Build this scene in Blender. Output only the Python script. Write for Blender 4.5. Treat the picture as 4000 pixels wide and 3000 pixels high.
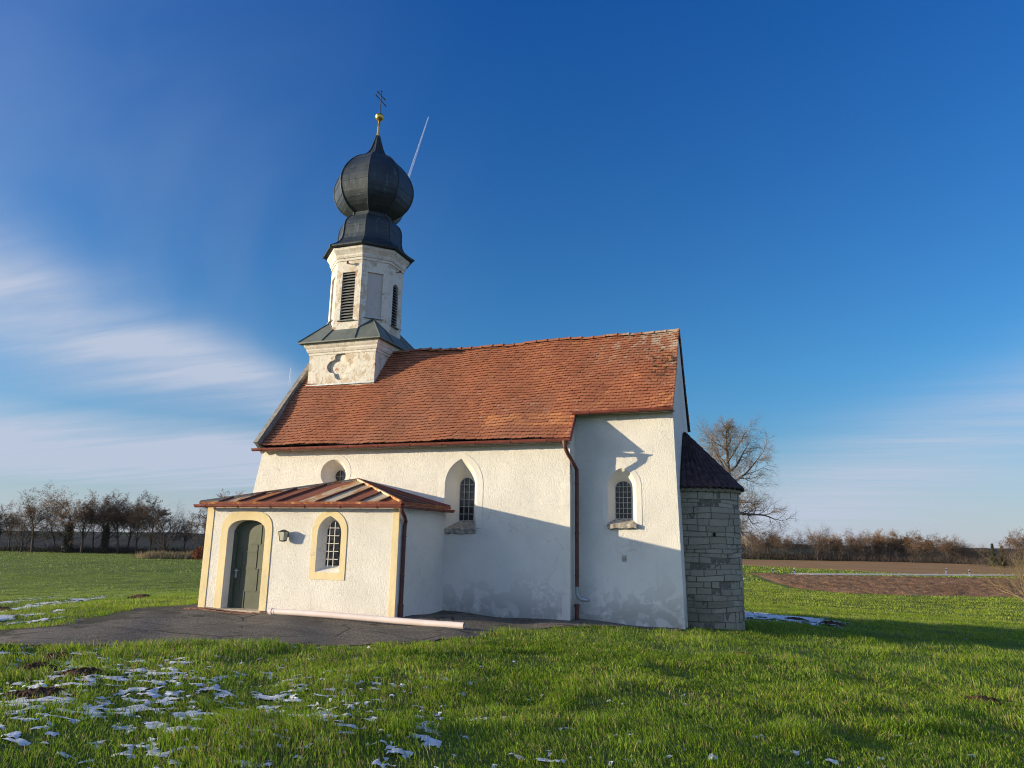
import bpy, bmesh, math, random
import numpy as np
from mathutils import Vector, Matrix
R = math.radians
rnd = random.Random(7)
sc = bpy.context.scene
for o in list(bpy.data.objects): bpy.data.objects.remove(o)
COL = sc.collection

# ------------------------------------------------------------------ camera
CAM = Vector((2.016, -17.573, 1.762)); YAW, PITCH, ROLL, FPX = 0.3422, 0.2123, 0.0177, 2802.43
_f = Vector((-math.sin(YAW)*math.cos(PITCH), math.cos(YAW)*math.cos(PITCH), math.sin(PITCH)))
_r = Vector((math.cos(YAW), math.sin(YAW), 0)); _u = _r.cross(_f)
_r2 = _r*math.cos(ROLL)+_u*math.sin(ROLL); _u2 = -_r*math.sin(ROLL)+_u*math.cos(ROLL)
cd = bpy.data.cameras.new('camera'); cam = bpy.data.objects.new('camera', cd); COL.objects.link(cam)
m = Matrix((_r2, _u2, -_f)).transposed().to_4x4(); m.translation = CAM
cam.matrix_world = m
cd.sensor_width = 36; cd.lens = FPX/4000*36; cd.clip_start = .1; cd.clip_end = 60000
sc.camera = cam

def raydir(u, v):
    return (_f + _r2*((u-2000)/FPX) - _u2*((v-1500)/FPX)).normalized()
def at(u, d):
    """a place on the plain d metres off in the compass direction of photo column u"""
    h = raydir(u, 2104+(u-2000)*.0177); h = Vector((h.x, h.y)).normalized()
    return CAM.x+h.x*d, CAM.y+h.y*d

# ------------------------------------------------------------------ light
EL, AZ = R(9.0), R(243.1)
w = bpy.data.worlds.new('World'); sc.world = w; w.use_nodes = True
def build_world():
    nt = w.node_tree; N = nt.nodes; L = nt.links
    bg = N['Background']
    sky = N.new('ShaderNodeTexSky'); sky.sky_type = 'NISHITA'; sky.sun_disc = False
    sky.sun_elevation = EL; sky.sun_rotation = AZ; sky.altitude = 400; sky.air_density = 1.0; sky.dust_density = .3; sky.ozone_density = 3.0
    tc = N.new('ShaderNodeTexCoord')
    sep = N.new('ShaderNodeSeparateXYZ'); L.new(tc.outputs['Generated'], sep.inputs[0])
    def M(op, a, b=None, c=None):
        n = N.new('ShaderNodeMath'); n.operation = op
        for i, x in enumerate((a, b, c)):
            if x is None: continue
            if isinstance(x, (int, float)): n.inputs[i].default_value = x
            else: L.new(x, n.inputs[i])
        return n.outputs[0]
    def SM(x, a, b):
        n = N.new('ShaderNodeMapRange'); n.interpolation_type = 'SMOOTHSTEP'
        L.new(x, n.inputs[0]); n.inputs[1].default_value = a; n.inputs[2].default_value = b
        return n.outputs[0]
    X, Y, Z = sep.outputs
    # tint of the clear winter sky: deeper blue up high
    g = N.new('ShaderNodeMix'); g.data_type = 'RGBA'; g.blend_type = 'MULTIPLY'; g.inputs[0].default_value = 1
    L.new(sky.outputs[0], g.inputs[6])
    tint = N.new('ShaderNodeValToRGB'); L.new(Z, tint.inputs[0])
    e = tint.color_ramp.elements
    e[0].position = 0.0; e[0].color = SKY_LO
    e[1].position = .75; e[1].color = SKY_HI
    k = e.new(.22); k.color = SKY_MID
    L.new(tint.outputs[0], g.inputs[7])
    # cirrus: streaky noise on a high flat layer
    zz = M('ADD', M('MAXIMUM', Z, 0.0), .06)
    cb = N.new('ShaderNodeCombineXYZ')
    L.new(M('DIVIDE', X, zz), cb.inputs[0]); L.new(M('DIVIDE', Y, zz), cb.inputs[1])
    mp = N.new('ShaderNodeMapping'); L.new(cb.outputs[0], mp.inputs[0])
    mp.inputs['Rotation'].default_value = (0, 0, R(-28)); mp.inputs['Scale'].default_value = (.10, .36, 1)
    mp.inputs['Location'].default_value = (.35, 2.1, 0)
    nz = N.new('ShaderNodeTexNoise'); L.new(mp.outputs[0], nz.inputs['Vector'])
    nz.inputs['Scale'].default_value = 1.5; nz.inputs['Detail'].default_value = 8; nz.inputs['Roughness'].default_value = .58; nz.inputs['Distortion'].default_value = .6
    az = M('ARCTAN2', X, Y)                                   # 0 = +y, positive to +x
    def gauss(x, c, w_):
        t = M('DIVIDE', M('SUBTRACT', x, c), w_); return M('POWER', 2.718, M('MULTIPLY', M('MULTIPLY', t, t), -1.0))
    mp2 = N.new('ShaderNodeMapping'); L.new(cb.outputs[0], mp2.inputs[0])
    mp2.inputs['Rotation'].default_value = (0, 0, R(-34)); mp2.inputs['Scale'].default_value = (.16, 1.15, 1); mp2.inputs['Location'].default_value = (1.7, .4, 0)
    nf = N.new('ShaderNodeTexNoise'); L.new(mp2.outputs[0], nf.inputs['Vector'])
    nf.inputs['Scale'].default_value = 2.4; nf.inputs['Detail'].default_value = 8; nf.inputs['Roughness'].default_value = .62; nf.inputs['Distortion'].default_value = .35
    streak = SM(M('ADD', M('MULTIPLY', nz.outputs[0], .5), M('MULTIPLY', nf.outputs[0], .5)), .36, .64)
    nz2 = N.new('ShaderNodeTexNoise'); L.new(tc.outputs['Generated'], nz2.inputs['Vector'])
    nz2.inputs['Scale'].default_value = 2.2; nz2.inputs['Detail'].default_value = 4; nz2.inputs['Distortion'].default_value = .7
    soft = SM(nz2.outputs[0], .25, .7)
    west = SM(az, R(-26), R(-58))
    # a veil of cirrus climbing from the horizon towards the west, a second bank below it, a few low streaks in the east
    wig = M('MULTIPLY', M('SUBTRACT', nz2.outputs[0], .5), .10)
    c1 = M('ADD', M('MULTIPLY_ADD', az, -.22, .036), wig)
    b1 = M('MULTIPLY', gauss(Z, c1, M('MULTIPLY_ADD', west, .045, .022)), M('MULTIPLY_ADD', streak, .80, .42))
    b1 = M('MULTIPLY', b1, SM(az, R(-20), R(-42)))
    b2 = M('MULTIPLY', gauss(Z, M('ADD', M('MULTIPLY_ADD', az, -.03, .066), M('MULTIPLY', wig, .5)), .046), M('MULTIPLY', M('MULTIPLY_ADD', streak, .6, .55), SM(az, R(-18), R(-38))))
    b3 = M('MULTIPLY', M('MULTIPLY_ADD', streak, .55, .35), M('MULTIPLY', gauss(Z, M('MULTIPLY_ADD', az, .30, .055), .062), M('MULTIPLY', SM(az, R(-12), R(10)), .85)))
    veil = M('MULTIPLY', soft, M('MULTIPLY', SM(az, R(-18), R(-60)), M('MULTIPLY', SM(Z, .9, .3), .20)))
    hz = M('MULTIPLY', SM(Z, .15, -.01), .68)                 # milky air near the horizon
    cov = M('MAXIMUM', M('MAXIMUM', M('ADD', M('MULTIPLY', b1, .95), veil), M('MULTIPLY', b2, 1.35)), M('ADD', hz, b3))
    # brighter sky around the low sun, out of view, added to lift shaded walls
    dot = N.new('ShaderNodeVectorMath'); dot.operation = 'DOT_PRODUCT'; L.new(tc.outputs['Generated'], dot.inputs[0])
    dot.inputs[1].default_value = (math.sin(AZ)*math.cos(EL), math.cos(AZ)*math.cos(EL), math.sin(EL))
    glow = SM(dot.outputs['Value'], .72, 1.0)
    east = M('MULTIPLY', SM(M('ABSOLUTE', M('SUBTRACT', az, R(115))), R(92), R(45)), M('MULTIPLY', SM(Z, .95, .25), M('MULTIPLY_ADD', soft, .4, .45)))   # unseen bright eastern sky, added as fill for the shaded east faces
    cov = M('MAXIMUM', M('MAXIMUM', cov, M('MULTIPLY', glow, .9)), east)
    ce = N.new('ShaderNodeMix'); ce.data_type = 'RGBA'; L.new(M('MINIMUM', M('MULTIPLY', east, 1.6), 1.0), ce.inputs[0]); ce.inputs[6].default_value = CLOUD; ce.inputs[7].default_value = EASTFILL
    cc = N.new('ShaderNodeMix'); cc.data_type = 'RGBA'; L.new(glow, cc.inputs[0]); L.new(ce.outputs[2], cc.inputs[6]); cc.inputs[7].default_value = SUNFILL
    cm = N.new('ShaderNodeMix'); cm.data_type = 'RGBA'
    L.new(M('MINIMUM', cov, .94), cm.inputs[0])
    L.new(g.outputs[2], cm.inputs[6]); L.new(cc.outputs[2], cm.inputs[7])
    L.new(cm.outputs[2], bg.inputs[0]); bg.inputs[1].default_value = .086
SUNFILL = (19, 20.5, 23, 1); EASTFILL = (4.8, 6.3, 9.4, 1)
SKY_LO = (.86, .92, 1.06, 1); SKY_MID = (.52, 1.06, 1.36, 1); SKY_HI = (.12, .80, 1.72, 1)
CLOUD = (3.75, 4.25, 5.3, 1)
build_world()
sl = bpy.data.lights.new('sun', 'SUN'); sun = bpy.data.objects.new('sun', sl); COL.objects.link(sun)
sl.energy = 5.0; sl.angle = R(.5); sl.color = (1.0, .82, .54)
tosun = Vector((math.sin(AZ)*math.cos(EL), math.cos(AZ)*math.cos(EL), math.sin(EL)))
sun.rotation_euler = (-tosun).to_track_quat('-Z', 'Y').to_euler()
sc.view_settings.view_transform = 'Standard'; sc.view_settings.look = 'None'
sc.view_settings.exposure = 0.66; sc.view_settings.gamma = 1; sc.view_settings.use_curve_mapping = False
sc.cycles.max_bounces = 6; sc.cycles.diffuse_bounces = 3; sc.cycles.transparent_max_bounces = 12
sc.cycles.use_denoising = True; sc.cycles.denoiser = 'OPENIMAGEDENOISE'; sc.cycles.denoising_input_passes = 'RGB_ALBEDO_NORMAL'; sc.cycles.denoising_prefilter = 'NONE'; sc.cycles.filter_width = 1.1

# ------------------------------------------------------------------ helpers
class MB:
    def __init__(s): s.v = []; s.f = []; s.m = []; s.t = []
    def vert(s, p): s.v.append(tuple(p)); return len(s.v)-1
    def face(s, idx, mi=0, tint=.5): s.f.append(tuple(idx)); s.m.append(mi); s.t.append(tint)
    def poly(s, pts, mi=0, tint=.5): s.face([s.vert(p) for p in pts], mi, tint)
    def box(s, x0, x1, y0, y1, z0, z1, mi=0, tint=.5):
        b = [s.vert((x, y, z)) for z in (z0, z1) for x, y in ((x0, y0), (x1, y0), (x1, y1), (x0, y1))]
        for q in ((3, 2, 1, 0), (4, 5, 6, 7), (0, 1, 5, 4), (1, 2, 6, 5), (2, 3, 7, 6), (3, 0, 4, 7)): s.face([b[i] for i in q], mi, tint)
    def bar(s, a, b, w, h, up=(0, 0, 1), mi=0, tint=.5):
        a = Vector(a); b = Vector(b); d = (b-a).normalized(); up = Vector(up)
        sd = d.cross(up).normalized()*w/2; u = sd.cross(d).normalized()*h/2
        q = [s.vert(p+x) for p in (a, b) for x in (-sd-u, sd-u, sd+u, -sd+u)]
        for f in ((3, 2, 1, 0), (4, 5, 6, 7), (0, 1, 5, 4), (1, 2, 6, 5), (2, 3, 7, 6), (3, 0, 4, 7)): s.face([q[i] for i in f], mi, tint)
    def tube(s, pts, rad, n=8, mi=0, cap=True, tint=.5):
        pts = [Vector(p) for p in pts]
        if isinstance(rad, (int, float)): rad = [rad]*len(pts)
        prev = None; side = None
        for i, p in enumerate(pts):
            d = (pts[min(i+1, len(pts)-1)]-pts[max(i-1, 0)]).normalized()
            if side is None: side = d.orthogonal().normalized()
            else:
                side = side-d*side.dot(d)
                side = side.normalized() if side.length > 1e-5 else d.orthogonal().normalized()
            b = d.cross(side)
            ring = [s.vert(p+(side*math.cos(2*math.pi*k/n)+b*math.sin(2*math.pi*k/n))*rad[i]) for k in range(n)]
            if prev:
                for k in range(n): s.face((prev[k], prev[(k+1) % n], ring[(k+1) % n], ring[k]), mi, tint)
            elif cap: s.face(ring[::-1], mi, tint)
            prev = ring
        if cap: s.face(prev, mi, tint)
    def rings(s, rings, closed=True, mi=0, cap_top=False, cap_bot=False, tint=.5):
        prev = None; first = None
        for r in rings:
            cur = [s.vert(p) for p in r]; n = len(cur)
            if prev:
                for k in range(n if closed else n-1): s.face((prev[k], prev[(k+1) % n], cur[(k+1) % n], cur[k]), mi, tint)
            else: first = cur
            prev = cur
        if cap_top: s.face(prev, mi, tint)
        if cap_bot: s.face(first[::-1], mi, tint)
    def build(s, name, mats, parent=None, smooth=False, tint=False):
        me = bpy.data.meshes.new(name); me.from_pydata(s.v, [], s.f)
        if not isinstance(mats, (list, tuple)): mats = [mats]
        for x in mats: me.materials.append(x)
        me.polygons.foreach_set('material_index', s.m)
        if tint:
            a = me.attributes.new('tint', 'FLOAT', 'FACE'); a.data.foreach_set('value', s.t)
        if smooth: me.polygons.foreach_set('use_smooth', [True]*len(s.f))
        me.update()
        o = bpy.data.objects.new(name, me); COL.objects.link(o)
        if parent: o.parent = parent
        return o
def tag(o, label=None, cat=None, group=None, kind=None):
    if label: o['label'] = label
    if cat: o['category'] = cat
    if group: o['group'] = group
    if kind: o['kind'] = kind
    return o
def empty(name, loc, rz=0):
    o = bpy.data.objects.new(name, None); COL.objects.link(o); o.location = loc; o.rotation_euler = (0, 0, rz)
    o.empty_display_size = .3
    return o
def np_mesh(name, verts, faces, mats, parent=None, attrs=(), smooth=False):
    """numpy mesh: verts (n,3), faces list of (k,nverts) int arrays"""
    me = bpy.data.meshes.new(name)
    me.vertices.add(len(verts)); me.vertices.foreach_set('co', np.ascontiguousarray(verts, np.float32).ravel())
    loops = np.concatenate([f.ravel() for f in faces]).astype(np.int32)
    tot = np.concatenate([np.full(len(f), f.shape[1]) for f in faces]).astype(np.int32)
    st = np.concatenate([[0], np.cumsum(tot)[:-1]]).astype(np.int32)
    me.loops.add(len(loops)); me.loops.foreach_set('vertex_index', loops)
    me.polygons.add(len(tot)); me.polygons.foreach_set('loop_start', st)
    if smooth: me.polygons.foreach_set('use_smooth', np.ones(len(tot), bool))
    for nm, dom, typ, val in attrs:
        a = me.attributes.new(nm, typ, dom)
        a.data.foreach_set('color' if typ == 'FLOAT_COLOR' else 'value', np.ascontiguousarray(val, np.float32).ravel())
    for x in (mats if isinstance(mats, (list, tuple)) else [mats]): me.materials.append(x)
    me.update(calc_edges=True); me.validate()
    o = bpy.data.objects.new(name, me); COL.objects.link(o)
    if parent: o.parent = parent
    return o

# value noise in numpy
def _hash(ix, iy, seed):
    h = (ix.astype(np.int64)*374761393 + iy.astype(np.int64)*668265263 + seed*974634541) & 0x7fffffff
    h = ((h ^ (h >> 13))*1274126177) & 0x7fffffff
    return ((h ^ (h >> 16)) & 0xffff)/65535.
def vnoise(x, y, seed=0):
    ix = np.floor(x); iy = np.floor(y); fx = x-ix; fy = y-iy
    fx = fx*fx*(3-2*fx); fy = fy*fy*(3-2*fy)
    a = _hash(ix, iy, seed); b = _hash(ix+1, iy, seed); c = _hash(ix, iy+1, seed); d = _hash(ix+1, iy+1, seed)
    return (a*(1-fx)+b*fx)*(1-fy)+(c*(1-fx)+d*fx)*fy
def fbm(x, y, seed=0, oct=4, gain=.5):
    s = 0; a = 1; t = 0
    for i in range(oct):
        s = s+a*vnoise(x*2**i+17.3*i, y*2**i-9.1*i, seed+i); t += a; a *= gain
    return s/t
def sstep(x, a, b):
    t = np.clip((x-a)/(b-a), 0, 1); return t*t*(3-2*t)
def inpoly(x, y, poly):
    ins = np.zeros(np.shape(x), bool); n = len(poly)
    for i in range(n):
        x0, y0 = poly[i]; x1, y1 = poly[(i+1) % n]
        c = ((y0 > y) != (y1 > y)) & (x < (x1-x0)*(y-y0)/((y1-y0) if y1 != y0 else 1e-9)+x0)
        ins ^= c
    return ins

# ------------------------------------------------------------------ materials
class Mat:
    def __init__(s, name, rough=.8, spec=.3):
        s.m = bpy.data.materials.new(name); s.m.use_nodes = True
        s.nt = s.m.node_tree; s.N = s.nt.nodes; s.L = s.nt.links
        s.b = s.N['Principled BSDF']; s.b.inputs['Roughness'].default_value = rough
        s.b.inputs['Specular IOR Level'].default_value = spec
        s.tc = s.N.new('ShaderNodeTexCoord').outputs['Object']; s.h = None
    def _in(s, sock, x):
        if x is None: return
        if isinstance(x, (int, float)): sock.default_value = x
        elif isinstance(x, tuple): sock.default_value = x if len(x) == 4 else (*x, 1)
        else: s.L.new(x, sock)
    def map(s, scale=(1, 1, 1), rot=(0, 0, 0), loc=(0, 0, 0), vec=None):
        n = s.N.new('ShaderNodeMapping'); s.L.new(vec or s.tc, n.inputs[0])
        n.inputs['Scale'].default_value = scale; n.inputs['Rotation'].default_value = rot; n.inputs['Location'].default_value = loc
        return n.outputs[0]
    def noise(s, scale=5, detail=4, rough=.55, dist=0, vec=None):
        n = s.N.new('ShaderNodeTexNoise'); s.L.new(vec or s.tc, n.inputs['Vector'])
        n.inputs['Scale'].default_value = scale; n.inputs['Detail'].default_value = detail; n.inputs['Roughness'].default_value = rough; n.inputs['Distortion'].default_value = dist
        return n.outputs[0]
    def vor(s, scale=5, feature='F1', vec=None):
        n = s.N.new('ShaderNodeTexVoronoi'); n.feature = feature; s.L.new(vec or s.tc, n.inputs['Vector']); n.inputs['Scale'].default_value = scale
        return n.outputs[0]
    def sm(s, x, a, b, lo=0, hi=1):
        n = s.N.new('ShaderNodeMapRange'); n.interpolation_type = 'SMOOTHSTEP'; s._in(n.inputs[0], x)
        for i, v in enumerate((a, b, lo, hi)): n.inputs[i+1].default_value = v
        return n.outputs[0]
    def mix(s, f, a, b, mode='MIX'):
        n = s.N.new('ShaderNodeMix'); n.data_type = 'RGBA'; n.blend_type = mode
        s._in(n.inputs[0], f); s._in(n.inputs[6], a); s._in(n.inputs[7], b); return n.outputs[2]
    def math(s, op, a, b=None):
        n = s.N.new('ShaderNodeMath'); n.operation = op; s._in(n.inputs[0], a); s._in(n.inputs[1], b); return n.outputs[0]
    def xyz(s):
        n = s.N.new('ShaderNodeSeparateXYZ'); s.L.new(s.tc, n.inputs[0]); return n.outputs
    def attr(s, name, out='Fac'):
        n = s.N.new('ShaderNodeAttribute'); n.attribute_name = name; return n.outputs[out]
    def ramp(s, f, stops):
        n = s.N.new('ShaderNodeValToRGB'); s._in(n.inputs[0], f); e = n.color_ramp.elements
        while len(e) < len(stops): e.new(.5)
        for el, (p, c) in zip(e, stops): el.position = p; el.color = (*c, 1) if len(c) == 3 else c
        return n.outputs[0]
    def bump(s, h, strength=.5, dist=.02):
        n = s.N.new('ShaderNodeBump'); s._in(n.inputs['Height'], h); n.inputs['Strength'].default_value = strength; n.inputs['Distance'].default_value = dist
        if s.h: s.L.new(s.h, n.inputs['Normal'])
        s.h = n.outputs[0]; s.L.new(s.h, s.b.inputs['Normal'])
    def col(s, c): s._in(s.b.inputs['Base Color'], c); return s
    def rough(s, c): s._in(s.b.inputs['Roughness'], c)
    def metal(s, v): s.b.inputs['Metallic'].default_value = v

def plaster(name, base, rough_cast=True, dirt=.5, damp=True, patches=0.0, sc_=1.0):
    M = Mat(name, .92, .15)
    x, y, z = M.xyz()
    big = M.noise(.9, 5, .6)
    c = M.mix(M.sm(big, .35, .72), base, tuple(v*.88 for v in base))
    if dirt: # fine vertical weather streaks
        st = M.noise(1, 5, .6, 0, M.map((5, 5, .7)))
        c = M.mix(M.math('MULTIPLY', M.sm(st, .58, .8), dirt*.45), c, (base[0]*.55, base[1]*.52, base[2]*.48))
        sp = M.noise(14, 5, .7)
        c = M.mix(M.math('MULTIPLY', M.sm(sp, .6, .78), dirt*.4), c, (base[0]*.6, base[1]*.57, base[2]*.52))
    if damp: # flaking damp zone near the ground
        n1 = M.noise(2.3, 7, .62, .4)
        zone = M.math('MULTIPLY', M.sm(z, 1.25, .1), M.sm(M.math('ADD', n1, M.sm(z, 1.2, -.2, 0, .14)), .548, .572))
        c = M.mix(M.math('MULTIPLY', zone, .42), c, (.38, .37, .35))
        n2 = M.noise(3.1, 6, .6, .3, M.map((1, 1, 1), (0, 0, 0), (4, 2, 9)))
        z2 = M.math('MULTIPLY', M.sm(z, .55, -.1), M.sm(n2, .42, .52))
        c = M.mix(M.math('MULTIPLY', z2, .5), c, (.22, .21, .18))
        M.bump(zone, -.6, .012)
    # hairline cracks and old repair outlines
    wob = M.N.new('ShaderNodeVectorMath'); wob.operation = 'ADD'; M.L.new(M.tc, wob.inputs[0])
    wn_ = M.N.new('ShaderNodeTexNoise'); M.L.new(M.tc, wn_.inputs['Vector']); wn_.inputs['Scale'].default_value = 3; wn_.inputs['Detail'].default_value = 4
    sc3 = M.N.new('ShaderNodeVectorMath'); sc3.operation = 'SCALE'; M.L.new(wn_.outputs['Color'], sc3.inputs[0]); sc3.inputs['Scale'].default_value = .5; M.L.new(sc3.outputs[0], wob.inputs[1])
    cr = M.vor(.75, 'DISTANCE_TO_EDGE', wob.outputs[0])
    c = M.mix(M.math('MULTIPLY', M.math('MULTIPLY', M.sm(cr, .010, .003), M.sm(M.noise(.8, 3), .50, .58)), .24), c, (base[0]*.4, base[1]*.38, base[2]*.35))
    if patches:
        n3 = M.noise(2.6*sc_, 8, .68, .5)
        c = M.mix(M.math('MULTIPLY', M.sm(n3, .525, .56), .8*patches), c, (.46, .38, .28))
        n5 = M.noise(7*sc_, 6, .7, .6)
        c = M.mix(M.math('MULTIPLY', M.sm(n5, .57, .63), .8*patches), c, (.36, .29, .22))
        n4 = M.noise(3.3*sc_, 7, .6, .4, M.map((1, 1, 1), (0, 0, 0), (7, 3, 1)))
        c = M.mix(M.math('MULTIPLY', M.sm(n4, .63, .67), .75*patches), c, (.36, .16, .10))
        M.bump(M.sm(n3, .525, .57), -.8, .015); M.bump(n5, .5, .02)
    M.col(c)
    M.bump(M.noise(1.1, 3, .5), .35, .08)
    if rough_cast:
        r1 = M.noise(1, 2.5, .6, 1.2, M.map((44, 44, 20)))
        r2 = M.noise(1, 2, .5, .5, M.map((80, 80, 40)))
        rh = M.math('ADD', r1, M.math('MULTIPLY', r2, .4))
        if damp: rh = M.math('MULTIPLY', rh, M.sm(M.math('ADD', z, M.math('MULTIPLY', big, 1.2)), 1.5, 2.7, .25, 1))   # the repaired foot of the wall is smoother
        M.bump(rh, .9, rough_cast)
    else:
        M.bump(M.noise(9, 6, .65), .5, .02)
    return M.m
WHITE = (.71, .69, .635)
m_rough = plaster('roughcast_plaster', WHITE, .020)
m_porch = plaster('porch_roughcast_plaster', WHITE, .026, dirt=.3, damp=False)
m_smooth = plaster('smooth_white_plaster', (.69, .67, .61), False, .6, False)
m_reveal = plaster('reveal_plaster', (.68, .65, .59), False, .35, False)
m_tower = plaster('weathered_tower_plaster', (.66, .63, .555), False, 1.0, False, 1.0)
m_tower2 = plaster('tower_cornice_plaster', (.67, .645, .58), False, .9, False, .55, 1.4)
m_ochre = plaster('ochre_painted_plaster', (.68, .57, .34), False, .3, False)
m_blind = plaster('grey_blind_panel_plaster', (.47, .45, .43), False, .4, False)

def simple(name, c, rough=.7, metal=0, n=.15, sc_=8, bump=.0, spec=.3):
    M = Mat(name, rough, spec); M.metal(metal)
    k = M.noise(sc_, 5, .6)
    M.col(M.mix(M.sm(k, .3, .75), tuple(v*(1-n) for v in c), tuple(min(1, v*(1+n)) for v in c)))
    if bump: M.bump(k, bump, .02)
    return M.m
m_gutter = simple('red_brown_gutter_paint', (.19, .055, .04), .45, 0, .25, 6)
m_pipe_dark = simple('dark_brown_pipe_paint', (.10, .04, .032), .5, 0, .2)
m_zinc = simple('zinc_sheet', (.33, .36, .38), .45, .6, .2)
m_iron = simple('dark_iron', (.045, .045, .05), .6, .3, .2, 20)
m_bars = simple('grey_window_bars', (.34, .34, .33), .6, .1, .25, 14)
m_gold = simple('gilded_copper', (.62, .42, .12), .32, .9, .25, 9)
m_coping = simple('grey_stone_coping', (.25, .235, .21), .9, 0, .3, 9, .5)
m_sill = simple('mossy_sill_stone', (.34, .31, .26), .95, 0, .45, 11, .8)
m_pvc = simple('off_white_plastic_pipe', (.70, .60, .56), .4, 0, .06, 3)
m_black = simple('black_hollow', (.01, .01, .01), .9, 0, .1)
m_post = simple('white_plastic_post', (.75, .76, .76), .5, 0, .05)
m_slat = simple('grey_louvre_boards', (.155, .165, .165), .75, 0, .25, 16)
m_redbrick = simple('brick_paving_edge', (.20, .095, .068), .9, 0, .35, 18, .6)
m_step = simple('worn_sandstone_step', (.42, .36, .28), .9, 0, .2, 12, .5)

def glass_mat():
    M = Mat('dark_leaded_glass', .12, .5)
    v = M.vor(9, 'F1')
    M.col(M.mix(M.sm(M.noise(7, 3), .35, .7), (.012, .013, .016), (.045, .045, .05)))
    M.bump(M.noise(12, 3), .5, .01); M.bump(v, .25, .01)
    return M.m
m_glass = glass_mat()

def copper(name):
    M = Mat(name, .55, .4); M.metal(.35)
    x, y, z = M.xyz()
    a = M.noise(1.3, 6, .6, .3)
    c = M.mix(M.sm(a, .3, .7), (.020, .031, .044), (.040, .053, .064))
    st = M.noise(1, 6, .65, .4, M.map((9, 9, .9)))
    c = M.mix(M.math('MULTIPLY', M.sm(st, .56, .72), .65), c, (.115, .17, .175))
    b = M.noise(5, 5, .6)
    c = M.mix(M.math('MULTIPLY', M.sm(b, .55, .75), .4), c, (.075, .06, .05))
    M.col(c); M.rough(M.sm(a, .2, .8, .42, .62)); M.bump(M.noise(2.2, 3), .3, .06); M.bump(st, .15, .02)
    return M.m
m_copper = copper('aged_copper_sheet')
def skirtmat():
    M = Mat('grey_green_copper_sheet', .6, .35); M.metal(.2)
    a = M.noise(2, 6, .6, .3); st = M.noise(1, 5, .6, .3, M.map((8, 8, 2)))
    c = M.mix(M.sm(a, .3, .7), (.095, .115, .105), (.15, .17, .155))
    c = M.mix(M.math('MULTIPLY', M.sm(st, .55, .75), .5), c, (.12, .13, .11))
    M.col(c); M.bump(a, .3, .04); return M.m
m_skirt = skirtmat()

def tilemat():
    M = Mat('old_clay_tiles', .85, .25)
    t = M.attr('tint')
    x, y, z = M.xyz()
    c = M.ramp(t, [(0, (.19, .066, .038)), (.3, (.285, .100, .054)), (.7, (.345, .130, .065)), (.9, (.43, .175, .075)), (1, (.50, .205, .08))])
    big = M.noise(.5, 4, .6)
    c = M.mix(M.math('MULTIPLY', M.sm(big, .4, .7), .6), c, (.27, .125, .078))
    fine = M.noise(18, 5, .7)
    c = M.mix(M.math('MULTIPLY', M.sm(fine, .5, .8), .45), c, (.22, .10, .06))
    # pale lichen, mostly at the east end near the ridge
    li = M.noise(4.5, 7, .7, .4)
    zone = M.math('ADD', M.math('MULTIPLY', M.sm(x, -3.2, -.3), M.sm(z, 5.9, 7.3)), .0)
    lt = M.math('ADD', M.math('MULTIPLY', zone, .15), M.math('MULTIPLY', M.sm(x, -8, -2), .035))
    c = M.mix(M.math('MULTIPLY', M.sm(M.math('ADD', li, lt), .62, .74), .75), c, (.43, .37, .29))
    # dark moss cushions
    mo = M.noise(6.5, 5, .6, .3, M.map((1, 1, 1), (0, 0, 0), (3, 8, 2)))
    mz = M.math('MULTIPLY', M.sm(x, -1.5, -.35), M.math('MULTIPLY', M.sm(z, 5.5, 6.2), M.sm(z, 7.0, 6.5)))
    c = M.mix(M.math('MULTIPLY', M.sm(M.math('ADD', mo, M.math('MULTIPLY', mz, .16)), .685, .72), .9), c, (.06, .045, .03))
    M.col(c); M.bump(fine, .4, .012); return M.m
m_tile = tilemat()

def rustroof():
    M = Mat('rusty_painted_sheet_metal', .8, .15)
    t = M.attr('tint')
    st = M.noise(1, 6, .62, .5, M.map((2.2, .55, 1)))
    s2 = M.noise(1, 7, .7, .6, M.map((7, 1.6, 1), (0, 0, 0), (3, 4, 0)))
    k = M.math('ADD', M.math('ADD', M.math('MULTIPLY', st, .6), M.math('MULTIPLY', s2, .5)), M.math('MULTIPLY', t, .42))
    c = M.ramp(k, [(.58, (.20, .07, .045)), (.68, (.26, .09, .05)), (.735, (.42, .17, .05)), (.79, (.46, .38, .26)), (.97, (.52, .46, .35))])
    M.col(c); M.bump(s2, .2, .02); return M.m
m_rust = rustroof()

def slateroof():
    M = Mat('dark_half_round_tiles', .8, .25)
    a = M.noise(6, 6, .65); b = M.noise(1.5, 4)
    c = M.mix(M.sm(a, .35, .7), (.026, .018, .022), (.065, .045, .05))
    c = M.mix(M.math('MULTIPLY', M.sm(b, .5, .75), .5), c, (.085, .06, .055))
    M.col(c); M.bump(a, .5, .02); return M.m
m_slate = slateroof()

def ashlar():
    M = Mat('grey_tuff_ashlar', .95, .15)
    t = M.attr('tint'); a = M.noise(7, 7, .7); h = M.noise(24, 5, .7)
    c = M.ramp(t, [(0, (.24, .215, .165)), (.5, (.31, .28, .215)), (1, (.38, .345, .27))])
    c = M.mix(M.math('MULTIPLY', M.sm(a, .5, .72), .55), c, (.19, .165, .125))
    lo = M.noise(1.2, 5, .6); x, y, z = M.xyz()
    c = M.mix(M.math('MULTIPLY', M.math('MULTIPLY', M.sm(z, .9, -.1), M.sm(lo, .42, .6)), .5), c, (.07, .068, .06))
    M.col(c); M.bump(a, .7, .03); M.bump(h, .6, .015); return M.m
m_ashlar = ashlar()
m_mortar = simple('apse_mortar', (.15, .138, .11), .95, 0, .25, 20, .6)

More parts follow.
